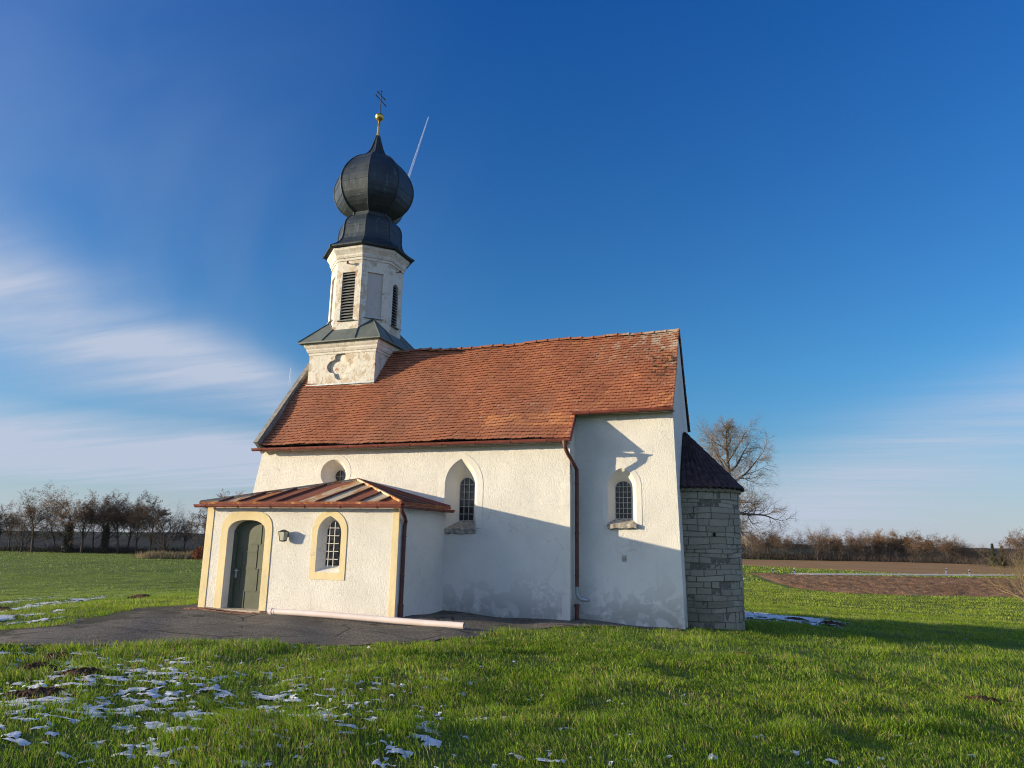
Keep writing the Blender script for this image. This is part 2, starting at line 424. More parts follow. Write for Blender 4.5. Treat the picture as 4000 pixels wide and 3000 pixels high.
def doormat():
    M = Mat('green_sheet_metal_door', .55, .35)
    a = M.noise(3, 4); b = M.noise(40, 3)
    M.col(M.mix(M.sm(a, .3, .7), (.044, .056, .034), (.058, .072, .046))); M.bump(a, .25, .03); return M.m
m_door = doormat()
m_doorframe = simple('dark_green_door_edge', (.07, .09, .06), .6, 0, .15)

def asphalt():
    M = Mat('worn_asphalt', .9, .25)
    v = M.vor(34); a = M.noise(1, 6, .65, .5, M.map((.55, 1.3, 1), (0, 0, .35))); f = M.noise(20, 5, .8); big = M.noise(.25, 4, .6, .6)
    c = M.mix(M.sm(f, .32, .70), (.055, .048, .042), (.30, .265, .215))
    c = M.mix(M.math('MULTIPLY', M.sm(a, .38, .66), .7), c, (.085, .075, .064))
    c = M.mix(M.math('MULTIPLY', M.sm(big, .54, .66), .5), c, (.23, .20, .16))
    x, y, z = M.xyz()
    dark_w = M.math('MULTIPLY', M.sm(M.math('ADD', M.noise(1.5, 5), M.sm(x, -8.5, -12.5, 0, .24)), .60, .68), .75)  # blotches that darken the path towards its west end
    c = M.mix(dark_w, c, (.035, .034, .018))
    ck = M.vor(.55, 'DISTANCE_TO_EDGE', M.map((1, 1, 1), (0, 0, .6)))
    c = M.mix(M.math('MULTIPLY', M.math('MULTIPLY', M.sm(ck, .02, .006), M.sm(M.noise(.9, 4), .42, .52)), .8), c, (.022, .022, .014))
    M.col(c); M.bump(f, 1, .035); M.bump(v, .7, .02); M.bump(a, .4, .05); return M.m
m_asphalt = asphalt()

def soil(name, c0, c1, sc_=1.0, bump=.12, streak=False):
    M = Mat(name, .95, .1)
    a = M.noise(.35*sc_, 8, .65); b = M.noise(3*sc_, 6, .65)
    c = M.mix(M.sm(a, .35, .65), c0, c1); c = M.mix(M.math('MULTIPLY', M.sm(b, .5, .75), .5), c, tuple(v*.6 for v in c0))
    M.col(c); M.bump(b, .9, bump); return M.m
m_plough = soil('ploughed_clods', (.20, .112, .058), (.285, .170, .095), 1, .25)
m_farsoil = soil('harrowed_brown_soil', (.29, .165, .07), (.35, .205, .09), .25, .05)
m_mole = soil('molehill_earth', (.05, .03, .02), (.085, .052, .035), 6, .05)

def groundmat():
    M = Mat('meadow_soil', .95, .1)
    a = M.noise(.15, 7, .6); b = M.noise(1.7, 6, .65); f = M.noise(9, 5, .7)
    c = M.mix(M.sm(a, .35, .65), (.085, .125, .024), (.14, .185, .036))
    c = M.mix(M.math('MULTIPLY', M.sm(b, .45, .7), .6), c, (.036, .046, .014))
    c = M.mix(M.math('MULTIPLY', M.sm(f, .5, .75), .6), c, (.06, .045, .022))
    M.col(c); M.bump(f, .6, .05); M.bump(b, .5, .08); return M.m
m_ground = groundmat()

def leafy(name, transl=.42, attr='tintcol'):
    m = bpy.data.materials.new(name); m.use_nodes = True; nt = m.node_tree; N = nt.nodes; L = nt.links
    N.remove(N['Principled BSDF'])
    a = N.new('ShaderNodeAttribute'); a.attribute_name = attr
    d = N.new('ShaderNodeBsdfDiffuse'); t = N.new('ShaderNodeBsdfTranslucent'); g = N.new('ShaderNodeBsdfGlossy'); g.inputs['Roughness'].default_value = .4
    mx = N.new('ShaderNodeMixShader'); mx.inputs[0].default_value = transl
    m2 = N.new('ShaderNodeMixShader'); m2.inputs[0].default_value = .012
    L.new(a.outputs['Color'], d.inputs[0]); L.new(a.outputs['Color'], t.inputs[0])
    L.new(d.outputs[0], mx.inputs[1]); L.new(t.outputs[0], mx.inputs[2])
    L.new(mx.outputs[0], m2.inputs[1]); L.new(g.outputs[0], m2.inputs[2])
    L.new(m2.outputs[0], N['Material Output'].inputs[0])
    return m
m_grass = leafy('grass_blades')
def snowmat():
    M = Mat('crusted_snow', .6, .3)
    a = M.noise(12, 6, .7); M.col(M.mix(M.sm(a, .3, .7), (.52, .56, .62), (.72, .74, .77))); M.bump(a, .8, .03); return M.m
m_snow = snowmat()
m_bark = simple('dark_bark', (.075, .060, .047), .95, 0, .35, 3)
m_barkw = simple('pale_willow_bark', (.14, .11, .085), .95, 0, .35, 3)
m_twig = simple('bare_twigs', (.105, .080, .062), .95, 0, .3, 1)
m_twigw = simple('pale_willow_twigs', (.22, .18, .145), .95, 0, .25, 1)
m_fruit = simple('lichen_covered_bark', (.21, .165, .09), .95, 0, .4, 12, .5)
m_leafb = simple('withered_brown_leaves', (.22, .13, .068), .9, 0, .4, 2)
m_ivy = simple('dark_ivy_leaves', (.06, .06, .035), .8, 0, .4, 2)
m_scrub = simple('dark_scrub', (.05, .040, .034), .95, 0, .3, 1)
m_reed = simple('dry_reed_stalks', (.30, .23, .12), .9, 0, .35, 1)
m_conif = simple('dark_conifer_needles', (.05, .06, .028), .9, 0, .4, 2)

# ------------------------------------------------------------------ terrain
def T(x, y):
    """height of the land: the chapel stands on a slight rise; beyond 80-190 m the plain falls away"""
    x = np.asarray(x, float); y = np.asarray(y, float)
    dy = y+4; dy = np.where(dy < 0, dy*.35, dy)
    r2 = (x+8)**2+dy**2
    z = -1.7*(1-np.exp(-r2/24.**2))
    z = z+.34*np.exp(-((x-1)**2+(y+17)**2)/55.)
    rc = np.hypot(x, y); k = np.exp(-(rc/55)**2)
    z = z+k*(.022*np.sin(1.9*x+.7*y)+.018*np.sin(-1.1*x+2.3*y+1)+.012*np.sin(3.3*x+2.9*y+2))
    wl = sstep(x, -8., -45.); 
    fl = np.clip((y-81.), 0, 400)*.062
    fr = np.clip((y-200.), 0, 500)*.05
    return z-wl*fl-(1-wl)*fr
def Tz(x, y): return float(T(x, y))

PATH = [(-40, -24), (-24, -15.6), (-14.5, -11.4), (-8.9, -9.45), (-7.96, -8.55), (-6.5, -7.66), (-4.9, -6.85), (-3.75, -5.95), (-3.35, -5.0), (-3.2, -3.6), (-2.85, -2.5), (-2.3, -1.75), (-1.3, -.75), (.05, -.32),
        (.1, .3), (-2, .5), (-5, .2), (-11.4, -1.2), (-12.6, -1.4), (-12.5, -3.6), (-11.6, -5.7), (-10.95, -7.2), (-11.6, -8.6), (-15.5, -9.9), (-25, -12.6), (-40, -19.5)]
PLOUGH = [(-6, 72), (-.4, 69.0), (1.3, 55), (3.1, 44.8), (6.8, 40.4), (11.8, 41.2), (17.8, 43.7), (45, 53), (75, 68), (62, 96), (29.0, 80.5), (9.7, 73.0), (3, 71.5)]
FARF = [(-70, 140), (-2.4, 104), (14.2, 90.2), (18.5, 86.6), (33, 97.5), (60, 115), (150, 178), (130, 212), (54, 172), (27, 160), (-3.8, 145), (-40, 150)]

def build_ground():
    n = 200; t = np.linspace(-1, 1, 2*n+1); ax = 12*np.sinh(6.1*t)
    X, Y = np.meshgrid(ax-3, ax-6)
    Z = T(X, Y)
    v = np.stack([X, Y, Z], -1).reshape(-1, 3); w_ = 2*n+1
    i = np.arange(2*n); I, J = np.meshgrid(i, i); a = (J*w_+I).ravel()
    f = np.stack([a, a+1, a+w_+1, a+w_], 1)
    tag(np_mesh('ground', v, [f], m_ground, smooth=True), kind='structure')
build_ground()

def sheet(name, poly, mat, cell, dz, jit=0.0, relief=None, smooth=True):
    P = np.array(poly); x0, y0 = P.min(0); x1, y1 = P.max(0)
    xs = np.arange(x0, x1+cell, cell); ys = np.arange(y0, y1+cell, cell)
    X, Y = np.meshgrid(xs, ys)
    cx = (X[:-1, :-1]+X[1:, 1:])/2; cy = (Y[:-1, :-1]+Y[1:, 1:])/2
    jx = (fbm(cx*1.3, cy*1.3, 5)-.5)*jit*2; jy = (fbm(cx*1.3, cy*1.3, 9)-.5)*jit*2
    keep = inpoly(cx+jx, cy+jy, poly)
    Z = T(X, Y)+dz
    if relief is not None:
        dm = np.full(X.shape, 1e9)
        for i in range(len(poly)):
            (ax_, ay_), (bx_, by_) = poly[i], poly[(i+1) % len(poly)]; dx, dy = bx_-ax_, by_-ay_
            t = np.clip(((X-ax_)*dx+(Y-ay_)*dy)/(dx*dx+dy*dy), 0, 1); dm = np.minimum(dm, np.hypot(X-ax_-t*dx, Y-ay_-t*dy))
        k = sstep(dm, 0.3, 1.6); Z = Z+relief(X, Y)*k-(1-k)*(dz+.03)
    w_ = len(xs); J, I = np.nonzero(keep); a = J*w_+I
    f = np.stack([a, a+1, a+w_+1, a+w_], 1)
    used = np.unique(f); mp = np.full(X.size, -1); mp[used] = np.arange(len(used))
    v = np.stack([X, Y, Z], -1).reshape(-1, 3)[used]
    return tag(np_mesh(name, v, [mp[f]], mat, smooth=smooth), kind='structure')
NEARPATH = PATH[2:22]
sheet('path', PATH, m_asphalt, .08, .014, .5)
sheet('ploughed_field', PLOUGH, m_plough, .26, .05, 1.0, lambda X, Y: np.abs(fbm(X*1.3+Y*.3, Y*2.0-X*.5, 3, 3)-.5)*.42-.01+(vnoise(X*3.1, Y*3.1, 8)-.5)*.12+.05*np.sin((Y*.95-X*.3)*5.2), smooth=False)
def flatpoly(name, poly, mat, dz):
    mb = MB(); mb.poly([(x, y, Tz(x, y)+dz) for x, y in poly], 0); return tag(mb.build(name, mat), kind='structure')
sheet('brown_field', FARF, m_farsoil, 1.0, .06, 1.0, lambda X, Y: (fbm(X*.5, Y*.5, 3, 3)-.5)*.10)
# narrow country road between the fields
RD = [(-30, 52), (-10, 64.5), (2, 72.4), (5.7, 74.8), (18, 83.2), (32, 92.6), (60, 111), (110, 144)]
def build_road():
    mb = MB(); rows = []
    for i, (x, y) in enumerate(RD):
        a = RD[max(i-1, 0)]; b = RD[min(i+1, len(RD)-1)]; d = Vector((b[0]-a[0], b[1]-a[1])).normalized(); n = Vector((-d.y, d.x))*1.25
        lo = -.25 if x < 3 else 0.0
        rows.append([(x+n.x*k, y+n.y*k, Tz(x, y)+.10+lo-(.08 if abs(k) > .95 else 0)) for k in (-1.1, -.9, .9, 1.1)])
    mb.rings(rows, closed=False)
    M = Mat('pale_road_surface', 1.0, .0); M.col(M.mix(M.sm(M.noise(1.2, 5), .3, .7), (.46, .42, .34), (.58, .53, .44)))
    tag(mb.build('road', M.m), kind='structure')
build_road()

def build_hills():
    M = Mat('wooded_hills', .95, .1)
    a = M.noise(.004, 4, .6, .4); b = M.noise(.03, 6, .7)
    c = M.mix(M.sm(a, .50, .56), (.008, .011, .012), (.028, .045, .022)); c = M.mix(M.math('MULTIPLY', M.sm(b, .4, .65), .55), c, (.014, .015, .017))
    M.col(c); M.bump(b, 1, 6)
    xs = np.linspace(-3600, 3600, 361); ys = np.linspace(420, 2600, 90)
    X, Y = np.meshgrid(xs, ys)
    Rr = np.hypot(X, Y)
    Z = -34+31*sstep(Rr, 650, 1500)+ (fbm(X*.0022, Y*.0022, 4, 5)-.5)*16*sstep(Rr, 600, 1300)+fbm(X*.05, Y*.05, 8, 2)*3.5*sstep(Rr, 600, 900)-25*sstep(Rr, 1900, 2600)
    v = np.stack([X, Y, Z], -1).reshape(-1, 3); w_ = len(xs)
    I, J = np.meshgrid(np.arange(len(xs)-1), np.arange(len(ys)-1)); a = (J*w_+I).ravel()
    tag(np_mesh('hills', v, [np.stack([a, a+1, a+w_+1, a+w_], 1)], M.m), kind='structure')
build_hills()

# ------------------------------------------------------------------ chapel
W, J, YN, YP, PW, PE = -11.56, -2.518, -.53, -3.0, -11.129, -5.796
ZN, ZC, ZR, YR = 4.124, 4.879, 7.443, 1.718
OV = .3075; SL = (ZR-ZC)/(YR+OV)
YB = 2*YR                                  # choir back wall
def zroof(y): return ZR-SL*(YR-y) if y <= YR else ZR-SL*(y-YR)
chapel = empty('chapel', (0, 0, 0))
tag(chapel, 'small white roughcast chapel with red tiled roof and onion domed turret', 'chapel')

def arc_right(hw, h, n):
    """right half of an arch of half width hw and rise h, from the spring (hw,0) to the apex (0,h)"""
    c = (h*h-hw*hw)/(2*hw); r = hw+c
    a1 = math.atan2(h, c)
    return [(r*math.cos(a1*i/n)-c, r*math.sin(a1*i/n)) for i in range(n+1)]
def arch(xc, hw, zb, zs, zt, n=10, flat=0.0):
    """counter-clockwise outline: bottom left, bottom right, up the right side, over the arch, down the left"""
    if flat:
        rr = [(hw*math.cos(t)**flat if math.cos(t) > 0 else 0, (zt-zs)*math.sin(t)**flat if t > 0 else 0) for t in [math.pi/2*i/n for i in range(n+1)]]
    else: rr = arc_right(hw, zt-zs, n)
    p = [(xc-hw, zb), (xc+hw, zb)]
    p += [(xc+x, zs+z) for x, z in rr]
    p += [(xc-x, zs+z) for x, z in rr[::-1][1:]]
    return p
def ell(xc, zc, rx, rz, n=28): return [(xc+rx*math.cos(2*math.pi*i/n), zc+rz*math.sin(2*math.pi*i/n)) for i in range(n)]
def panel(mb, outer, holes, f3, mi=0):
    bm = bmesh.new(); es = []
    for loop in [outer]+holes:
        vs = [bm.verts.new((u, z, 0)) for u, z in loop]
        for i in range(len(vs)): es.append(bm.edges.new((vs[i], vs[(i+1) % len(vs)])))
    bmesh.ops.triangle_fill(bm, use_beauty=True, use_dissolve=False, edges=es, normal=(0, 0, 1))
    bm.verts.index_update(); base = len(mb.v)
    for v in bm.verts: mb.v.append(tuple(f3(v.co.x, v.co.y)))
    for f in bm.faces:
        idx = [v.index+base for v in f.verts]
        if f.normal.z < 0: idx.reverse()
        mb.face(idx, mi)
    bm.free()
def reveal(mb, o, i, f3o, f3i, mi=0):
    a = [mb.vert(f3o(*p)) for p in o]; b = [mb.vert(f3i(*p)) for p in i]; n = len(a)
    for k in range(n): mb.face((a[k], b[k], b[(k+1) % n], a[(k+1) % n]), mi)
def Sface(y): return lambda u, z: (u, y, z)
def band(mb, o, i, f3, f3b, mi=0):
    """flat raised band between two outlines with the same number of points"""
    a = [mb.vert(f3(*p)) for p in o]; b = [mb.vert(f3(*p)) for p in i]; c = [mb.vert(f3b(*p)) for p in o]; n = len(a)
    for k in range(n):
        k2 = (k+1) % n
        mb.face((a[k], a[k2], b[k2], b[k]), mi); mb.face((c[k], c[k2], a[k2], a[k]), mi)
def lattice(mb, x0, x1, zb, zt, nx, nz, y, inside, w_=.014, bow=0):
    for i in range(1, nx):
        x = x0+(x1-x0)*i/nx
        zz = [z for z in np.linspace(zb, zt, 60) if inside(x, z)]
        if zz: mb.bar((x, y, zz[0]), (x, y, zz[-1]), w_, w_, (0, 1, 0))
    for k in range(1, nz):
        z = zb+(zt-zb)*k/nz
        xx = [x for x in np.linspace(x0, x1, 60) if inside(x, z)]
        if xx: mb.bar((xx[0], y-.012, z), (xx[-1], y-.012, z), w_*1.15, w_, (0, 0, 1))
def pin(poly):
    return lambda x, z: bool(inpoly(np.array([x]), np.array([z]), poly)[0])

def window(yw, outer, opening, inner, depth, nx, nz, mband, sill=None, label=None, inset=.007, bars=.015, mbar=None):
    """a splayed window: surround band on the wall; reveal is cut by the wall; pane, lattice and sill are its pieces"""
    mb = MB(); band(mb, outer, opening, Sface(yw-inset), Sface(yw+.01))
    n = len(opening)
    a = [mb.vert((p[0], yw-inset, p[1])) for p in opening]; b = [mb.vert((p[0], yw+depth, p[1])) for p in inner]
    for k in range(n): mb.face((a[k], b[k], b[(k+1) % n], a[(k+1) % n]), 1)
    wn = mb.build('window', [mband, m_reveal], chapel)
    if label: wn['label'] = label
    g = MB(); g.poly([(p[0], yw+depth+.02, p[1]) for p in inner]); g.build('window_pane', m_glass, wn)
    # thin leaded frame around the pane
    fr = MB(); c = (sum(p[0] for p in inner)/n, sum(p[1] for p in inner)/n)
    sm_ = [(c[0]+(p[0]-c[0])*.93, c[1]+(p[1]-c[1])*.965) for p in inner]
    band(fr, inner, sm_, Sface(yw+depth+.005), Sface(yw+depth+.03))
    xs = [p[0] for p in inner]; zs = [p[1] for p in inner]
    lattice(fr, min(xs), max(xs), min(zs), max(zs), nx, nz, yw+depth-bars, pin(inner))
    fr.build('window_lattice', mbar or m_bars, wn)
    if sill:
        s = MB(); x0, x1, zo, zi, yo, th = sill
        # sloping, uneven ledge
        top = []
        k = 9
        r1 = [(x0+(x1-x0)*i/k, yo+rnd.uniform(-.012, .012), zo+rnd.uniform(-.012, .012)) for i in range(k+1)]
        r2 = [(inner[0][0]-.02+(inner[1][0]-inner[0][0]+.04)*i/k, yw+depth+.01, zi) for i in range(k+1)]
        r0 = [(p[0], p[1]+.004, p[2]-th+rnd.uniform(-.02, .01)) for p in r1]
        r00 = [(p[0], yw+.02, p[2]-.03) for p in r0]
        s.rings([r00, r0, r1, r2], closed=False); 
        s.build('window_sill', m_sill, wn)
    return wn

# outlines
DO_out = arch(-9.917, .747, -.3, 1.72, 2.30, 12, .62); DO_in = arch(-9.912, .549, -.3, 1.78, 2.095, 12, .80)
PWN_o = arch(-7.583, .47, .775, 1.86, 2.335, 10); PWN_i = arch(-7.583, .318, .935, 1.80, 2.205, 10); PWN_g = arch(-7.583, .203, 1.05, 1.83, 2.11, 10)
NWN_o = arch(-5.40, .615, 2.0, 3.08, 3.93, 12); NWN_i = arch(-5.395, .452, 1.99, 3.10, 3.76, 12); NWN_g = arch(-5.41, .207, 2.18, 3.10, 3.31, 12)
CWN_o = arch(-1.345, .48, 2.13, 3.02, 3.65, 12); CWN_i = arch(-1.345, .352, 2.14, 3.05, 3.51, 12); CWN_g = arch(-1.357, .202, 2.277, 3.02, 3.20, 12)
RND_o = ell(-9.215, 3.45, .545, .505); RND_i = ell(-9.215, 3.43, .412, .385); RND_g = ell(-9.28, 3.39, .165, .165)

def nave():
    mb = MB()
    wl = lambda z: W-.10-.17*max(0, (4.3-z))       # battered west corner
    zt = ZN+.06
    panel(mb, [(wl(-.5), -.5), (J, -.5), (J, zt), (W-.06, zt)], [NWN_i, RND_i], Sface(YN))
    mb.poly([(J, YN, -.5), (J, .02, -.5), (J, .02, zroof(.02)-.05), (J, YN, zt)])            # east return
    ybk = 2*YR-YN
    mb.poly([(wl(-.5), YN, -.5), (W-.06, YN, zt), (W-.06, YR, ZR-.02), (W-.06, ybk, zt), (wl(-.5), ybk, -.5)][::-1])  # west gable
    mb.poly([(J, ybk, -.5), (wl(-.5), ybk, -.5), (W-.06, ybk, zt), (J, ybk, zt)])
    mb.poly([(J, ybk, -.5), (J, ybk, zt), (J, YB-.02, zroof(YB)), (J, YB-.02, -.5)])
    mb.build('nave_wall', m_rough, chapel)
    window(YN, NWN_o, NWN_i, NWN_g, .45, 3, 6, m_smooth, (-5.80, -4.95, 1.985, 2.185, YN-.05, .10), 'tall pointed window with a mossy sill above the shadow line')
    wr = window(YN, RND_o, RND_i, RND_g, .45, 2, 2, m_smooth, None, 'round window partly hidden by the porch roof')
    # smooth corner strip
    s = MB(); s.box(J-.19, J+.012, YN-.012, YN+.02, -.3, 3.1); s.build('corner_strip', m_smooth, chapel)
nave()
def choir():
    mb = MB(); zt = ZC-.02
    x0, x1 = .075, -.065      # the corner leans in towards the top
    panel(mb, [(J-.1, -.6), (x0, -.6), (x1, zt), (J-.1, zt)], [CWN_i], Sface(0))
    mb.poly([(x0, 0, -.6), (x0, YB, -.6), (x1, YB, zt), (x1, YR, ZR-.03), (x1, 0, zt)])
    mb.poly([(x0, YB, -.6), (J-.1, YB, -.6), (J-.1, YB, zt), (x1, YB, zt)])
    mb.build('choir_wall', m_rough, chapel)
    window(0, CWN_o, CWN_i, CWN_g, .26, 4, 7, m_smooth, (-1.70, -.99, 2.15, 2.285, -.10, .085), 'small lattice window with a projecting stone sill beside the downpipe')
    s = MB(); s.box(-1.36, -1.27, -.018, .01, 1.28, 1.42); s.build('wall_plate', m_sill, chapel)
choir()
def porch():
    mb = MB()
    zt = 2.43
    panel(mb, [(PW, -.4), (PE, -.4), (PE, zt), (PW, zt)], [DO_in, PWN_i], Sface(YP))
    mb.poly([(PE, YP, -.4), (PE, YN, -.4), (PE, YN, zt), (PE, YP, zt)])
    mb.poly([(PW, YN, -.4), (PW, YP, -.4), (PW, YP, zt), (PW, YN, zt)])
    mb.build('porch_wall', m_porch, chapel)
    window(YP, PWN_o, PWN_i, PWN_g, .20, 3, 6, m_ochre, None, 'barred porch window in an ochre painted surround', .014, .09, simple('pale_grey_window_bars', (.55, .53, .5), .6, 0, .15, 14))
    # corner strips in ochre, a smooth band round each corner
    for x0, x1 in ((PW-.012, PW+.19), (PE-.155, PE+.004)):
        s = MB(); s.box(x0, x1, YP-.014, YP+.02, .0, 2.40); s.build('corner_strip', m_ochre, chapel)
    s = MB(); s.box(PE-.1, PE+.012, YP-.008, YP+.24, -.05, 2.40); s.build('corner_strip', m_smooth, chapel)
    # door: surround, leaf with folded seams, handle, step
    sd = MB(); band(sd, DO_out, DO_in, Sface(YP-.016), Sface(YP+.01))
    a = [sd.vert((p[0], YP-.016, p[1])) for p in DO_in]; b = [sd.vert((p[0]+(.03 if p[0] < -9.917 else -.0), YP+.215, p[1])) for p in DO_in]
    for k in range(len(a)): sd.face((a[k], b[k], b[(k+1) % len(a)], a[(k+1) % len(a)]), 1)
    sd.build('door_surround', [m_ochre, m_reveal], chapel)
    d = MB(); yd = YP+.215
    d.poly([(p[0], yd, max(p[1], .0)) for p in DO_in])
    x0, x1 = -10.6, -9.49
    def seam(xa, za, xb, zb): d.bar((xa+.133, yd-.006, za), (xb+.133, yd-.006, zb), .022, .014, (0, 1, 0))
    seam(-9.78, 1.52, -9.78, 1.98); seam(-10.09, 1.52, x1, 1.52); seam(-9.86, .93, -9.86, 1.52); seam(-10.4, 1.34, -9.86, 1.34)
    seam(-10.5, .95, x1, .95); seam(-9.80, .42, -9.80, .94); seam(-10.5, .42, x1, .42); seam(-10.14, 0.02, -10.14, .42); seam(-10.3, .42, -10.3, 1.34)
    dr = d.build('door', m_door, chapel)
    e = MB(); e.box(-10.427, -10.335, yd-.035, yd+.01, .0, 1.86); e.build('door_post', m_doorframe, dr)
    h = MB(); h.tube([(-10.29, yd, .89), (-10.29, yd-.06, .89), (-10.17, yd-.065, .885)], .012, 8); h.box(-10.32, -10.26, yd-.012, yd, .72, .93); h.build('door_handle', m_zinc, dr)
    st = MB(); st.box(-10.65, -9.21, YP-.16, YP+.3, -.2, .02); st.build('doorstep', m_step, chapel)
porch()

def brick_edge():
    mb = MB(); x = PW-.15
    while x < PE+.5:
        l = .21; z = Tz(x, YP-.25)+.034+rnd.uniform(-.006, .006)
        if not -10.66 < x < -9.2: mb.box(x, x+l-.012, YP-.32, YP-.01, z-.1, z, 0)
        else: mb.box(x, x+l-.012, YP-.40, YP-.17, z-.1, z, 0)
        x += l
    tag(mb.build('brick_paving_strip', m_redbrick), kind='structure')
brick_edge()

# porch roof: three slopes of folded sheet metal leaning on the nave wall
def porch_roof():
    zE, po = 2.50, .17
    A = Vector((-8.46, YN, 3.235))
    L_ = Vector((PW-.13, YP-po, zE)); Rr = Vector((PE+.12, YP-po, zE)); RB = Vector((PE+.12, YN, zE)); LB = Vector((PW-.13, YN, zE))
    mb = MB()
    def slope(p, q, apex, n, tints):
        # n panels between eave p-q, seams run straight up the slope
        e = q-p; d = e.normalized(); h = apex-p; up = (h-d*h.dot(d)); foot = h.dot(d); tot = e.length
        def top(t):   # height share reached above eave position t
            if foot < 1e-3: return 1-t/tot
            if foot > tot-1e-3: return t/tot
            return t/foot if t < foot else (tot-t)/(tot-foot)
        ts = [tot*i/n for i in range(n+1)]
        if 1e-3 < foot < tot-1e-3: ts = sorted(set(ts+[foot]))
        nn = d.cross(up).normalized()
        if nn.z < 0: nn = -nn
        for i in range(len(ts)-1):
            a, b = ts[i], ts[i+1]
            pts = [p+d*a, p+d*b, p+d*b+up*top(b), p+d*a+up*top(a)]
            if top(a) < 1e-4: pts = pts[:3]
            elif top(b) < 1e-4: pts = [pts[0], pts[1], pts[3]]
            mb.poly(pts, 0, tints[i % len(tints)])
            if 0 < a and top(a) > .03 and abs(a-foot) > .02:
                mb.bar(p+d*a+nn*.018, p+d*a+up*top(a)*.985+nn*.018, .030, .050, nn, 1, .15)
        mb.bar(p+nn*.0-d*.02, q+d*.02, .03, .05, nn, 0, .25)
    slope(L_, Rr, A, 10, [.62, .54, .42, .16, .02, .05, .50, .60, .18, .54, .46])
    slope(Rr, RB, A, 4, [.2, .15, .3, .2])
    slope(LB, L_, A, 4, [.5, .4, .6, .3])
    for a, b in ((L_, A), (Rr, A)): mb.bar(a+Vector((0, 0, .03)), b+Vector((0, 0, .03)), .05, .05, (0, 0, 1), 0, .55)
    # soffit board
    mb.poly([L_-Vector((0, 0, .03)), Rr-Vector((0, 0, .03)), RB-Vector((0, 0, .03)), LB-Vector((0, 0, .03))][::-1], 0, .2)
    mb.build('porch_roof', [m_rust, m_pipe_dark], chapel, tint=True)
    fl = MB(); fl.bar(A+Vector((0, -.02, .02)), RB+Vector((0, -.02, .02)), .04, .10, (0, 0, 1)); fl.build('roof_flashing', m_gutter, chapel)
porch_roof()

def gutter(p, q, rad=.065, name='rain_gutter', brk=.85, mat=None):
    p = Vector(p); q = Vector(q); d = (q-p).normalized(); s = d.cross(Vector((0, 0, 1))).normalized()
    mb = MB(); n = 8
    prof = [(math.cos(math.pi+math.pi*i/n)*rad, math.sin(math.pi+math.pi*i/n)*rad) for i in range(n+1)]
    prof += [(a*.86, b*.86) for a, b in prof[::-1]]
    mb.rings([[p+s*a+Vector((0, 0, b)) for a, b in prof], [q+s*a+Vector((0, 0, b)) for a, b in prof]], True, cap_top=False)
    for e in (p, q): mb.poly([e+s*a+Vector((0, 0, b)) for a, b in prof[:n+1]])
    # front bead
    mb.tube([p+s*rad, q+s*rad], .012, 6)
    g = mb.build(name, mat or m_gutter, chapel)
    L = (q-p).length; k = max(2, int(L/brk)); 
    for i in range(k):
        c = p+d*(L*(i+.35)/k)
        b = MB(); pts = [c+s*math.cos(math.pi+math.pi*j/n)*(rad+.006)+Vector((0, 0, math.sin(math.pi+math.pi*j/n)*(rad+.006))) for j in range(n+1)]
        pts[0] += Vector((0, 0, .04)); pts[-1] += Vector((0, 0, .012))
        for j in range(n): b.bar(pts[j], pts[j+1], .026, .006, s.cross(d), 0)
        b.build('gutter_bracket', m_gutter, g)
    return g
gutter((W-.16, YN-OV-.03, ZN+.0), (J+.10, YN-OV-.03, ZN+.02))
gutter((J+.02, -OV-.03, ZC+.0), (-.02, -OV-.03, ZC+.03))
gutter((PW-.19, YP-.25, 2.445), (PE+.19, YP-.25, 2.445))
gutter((PE+.19, YP-.25, 2.44), (PE+.19, YN-.0, 2.44))
def downpipes():
    mb = MB(); x = J+.115
    mb.tube([(J-.03, YN-OV-.03, ZN-.02), (J-.03, YN-OV-.03, ZN-.16), (J+.0, YN-.24, ZN-.30), (x-.03, YN-.08, ZN-.50), (x, -.30, ZN-.66), (x, -.28, ZN-.9), (x, -.28, .66)], [.075, .05, .048, .048, .048, .048, .048], 10)
    for z in (3.1, 1.9, .9): mb.tube([(x, -.28, z), (x, -.28, z+.035)], .058, 10)
    d = mb.build('downpipe', simple('brown_downpipe_paint', (.115, .045, .034), .5, 0, .2), chapel)
    e = MB(); e.tube([(x, -.28, .68), (x, -.28, .50), (x+.04, -.28, .42), (x+.11, -.285, .385), (x+.30, -.30, .36)], .047, 10); e.build('pipe_elbow', m_zinc, d)
    s = MB(); s.tube([(x, -.30, -.4), (x, -.30, .20), (x, -.30, .20), (x, -.30, .27)], [.052, .052, .066, .066], 10); s.build('standpipe', m_pipe_dark, chapel)
    mb = MB(); x = PE+.07; y = YP+.14
    mb.tube([(PE+.16, YP-.22, 2.42), (PE+.16, YP-.22, 2.33), (PE+.15, YP-.05, 2.20), (x+.02, y, 2.10), (x, y, 2.0), (x, y, .32), (x, y, .30), (x, y, -.05)], [.06, .048, .046, .046, .046, .046, .062, .056], 10)
    for z in (1.75, .9): mb.tube([(x, y, z), (x, y, z+.03)], .055, 10)
    mb.build('downpipe', m_pipe_dark, chapel)
downpipes()

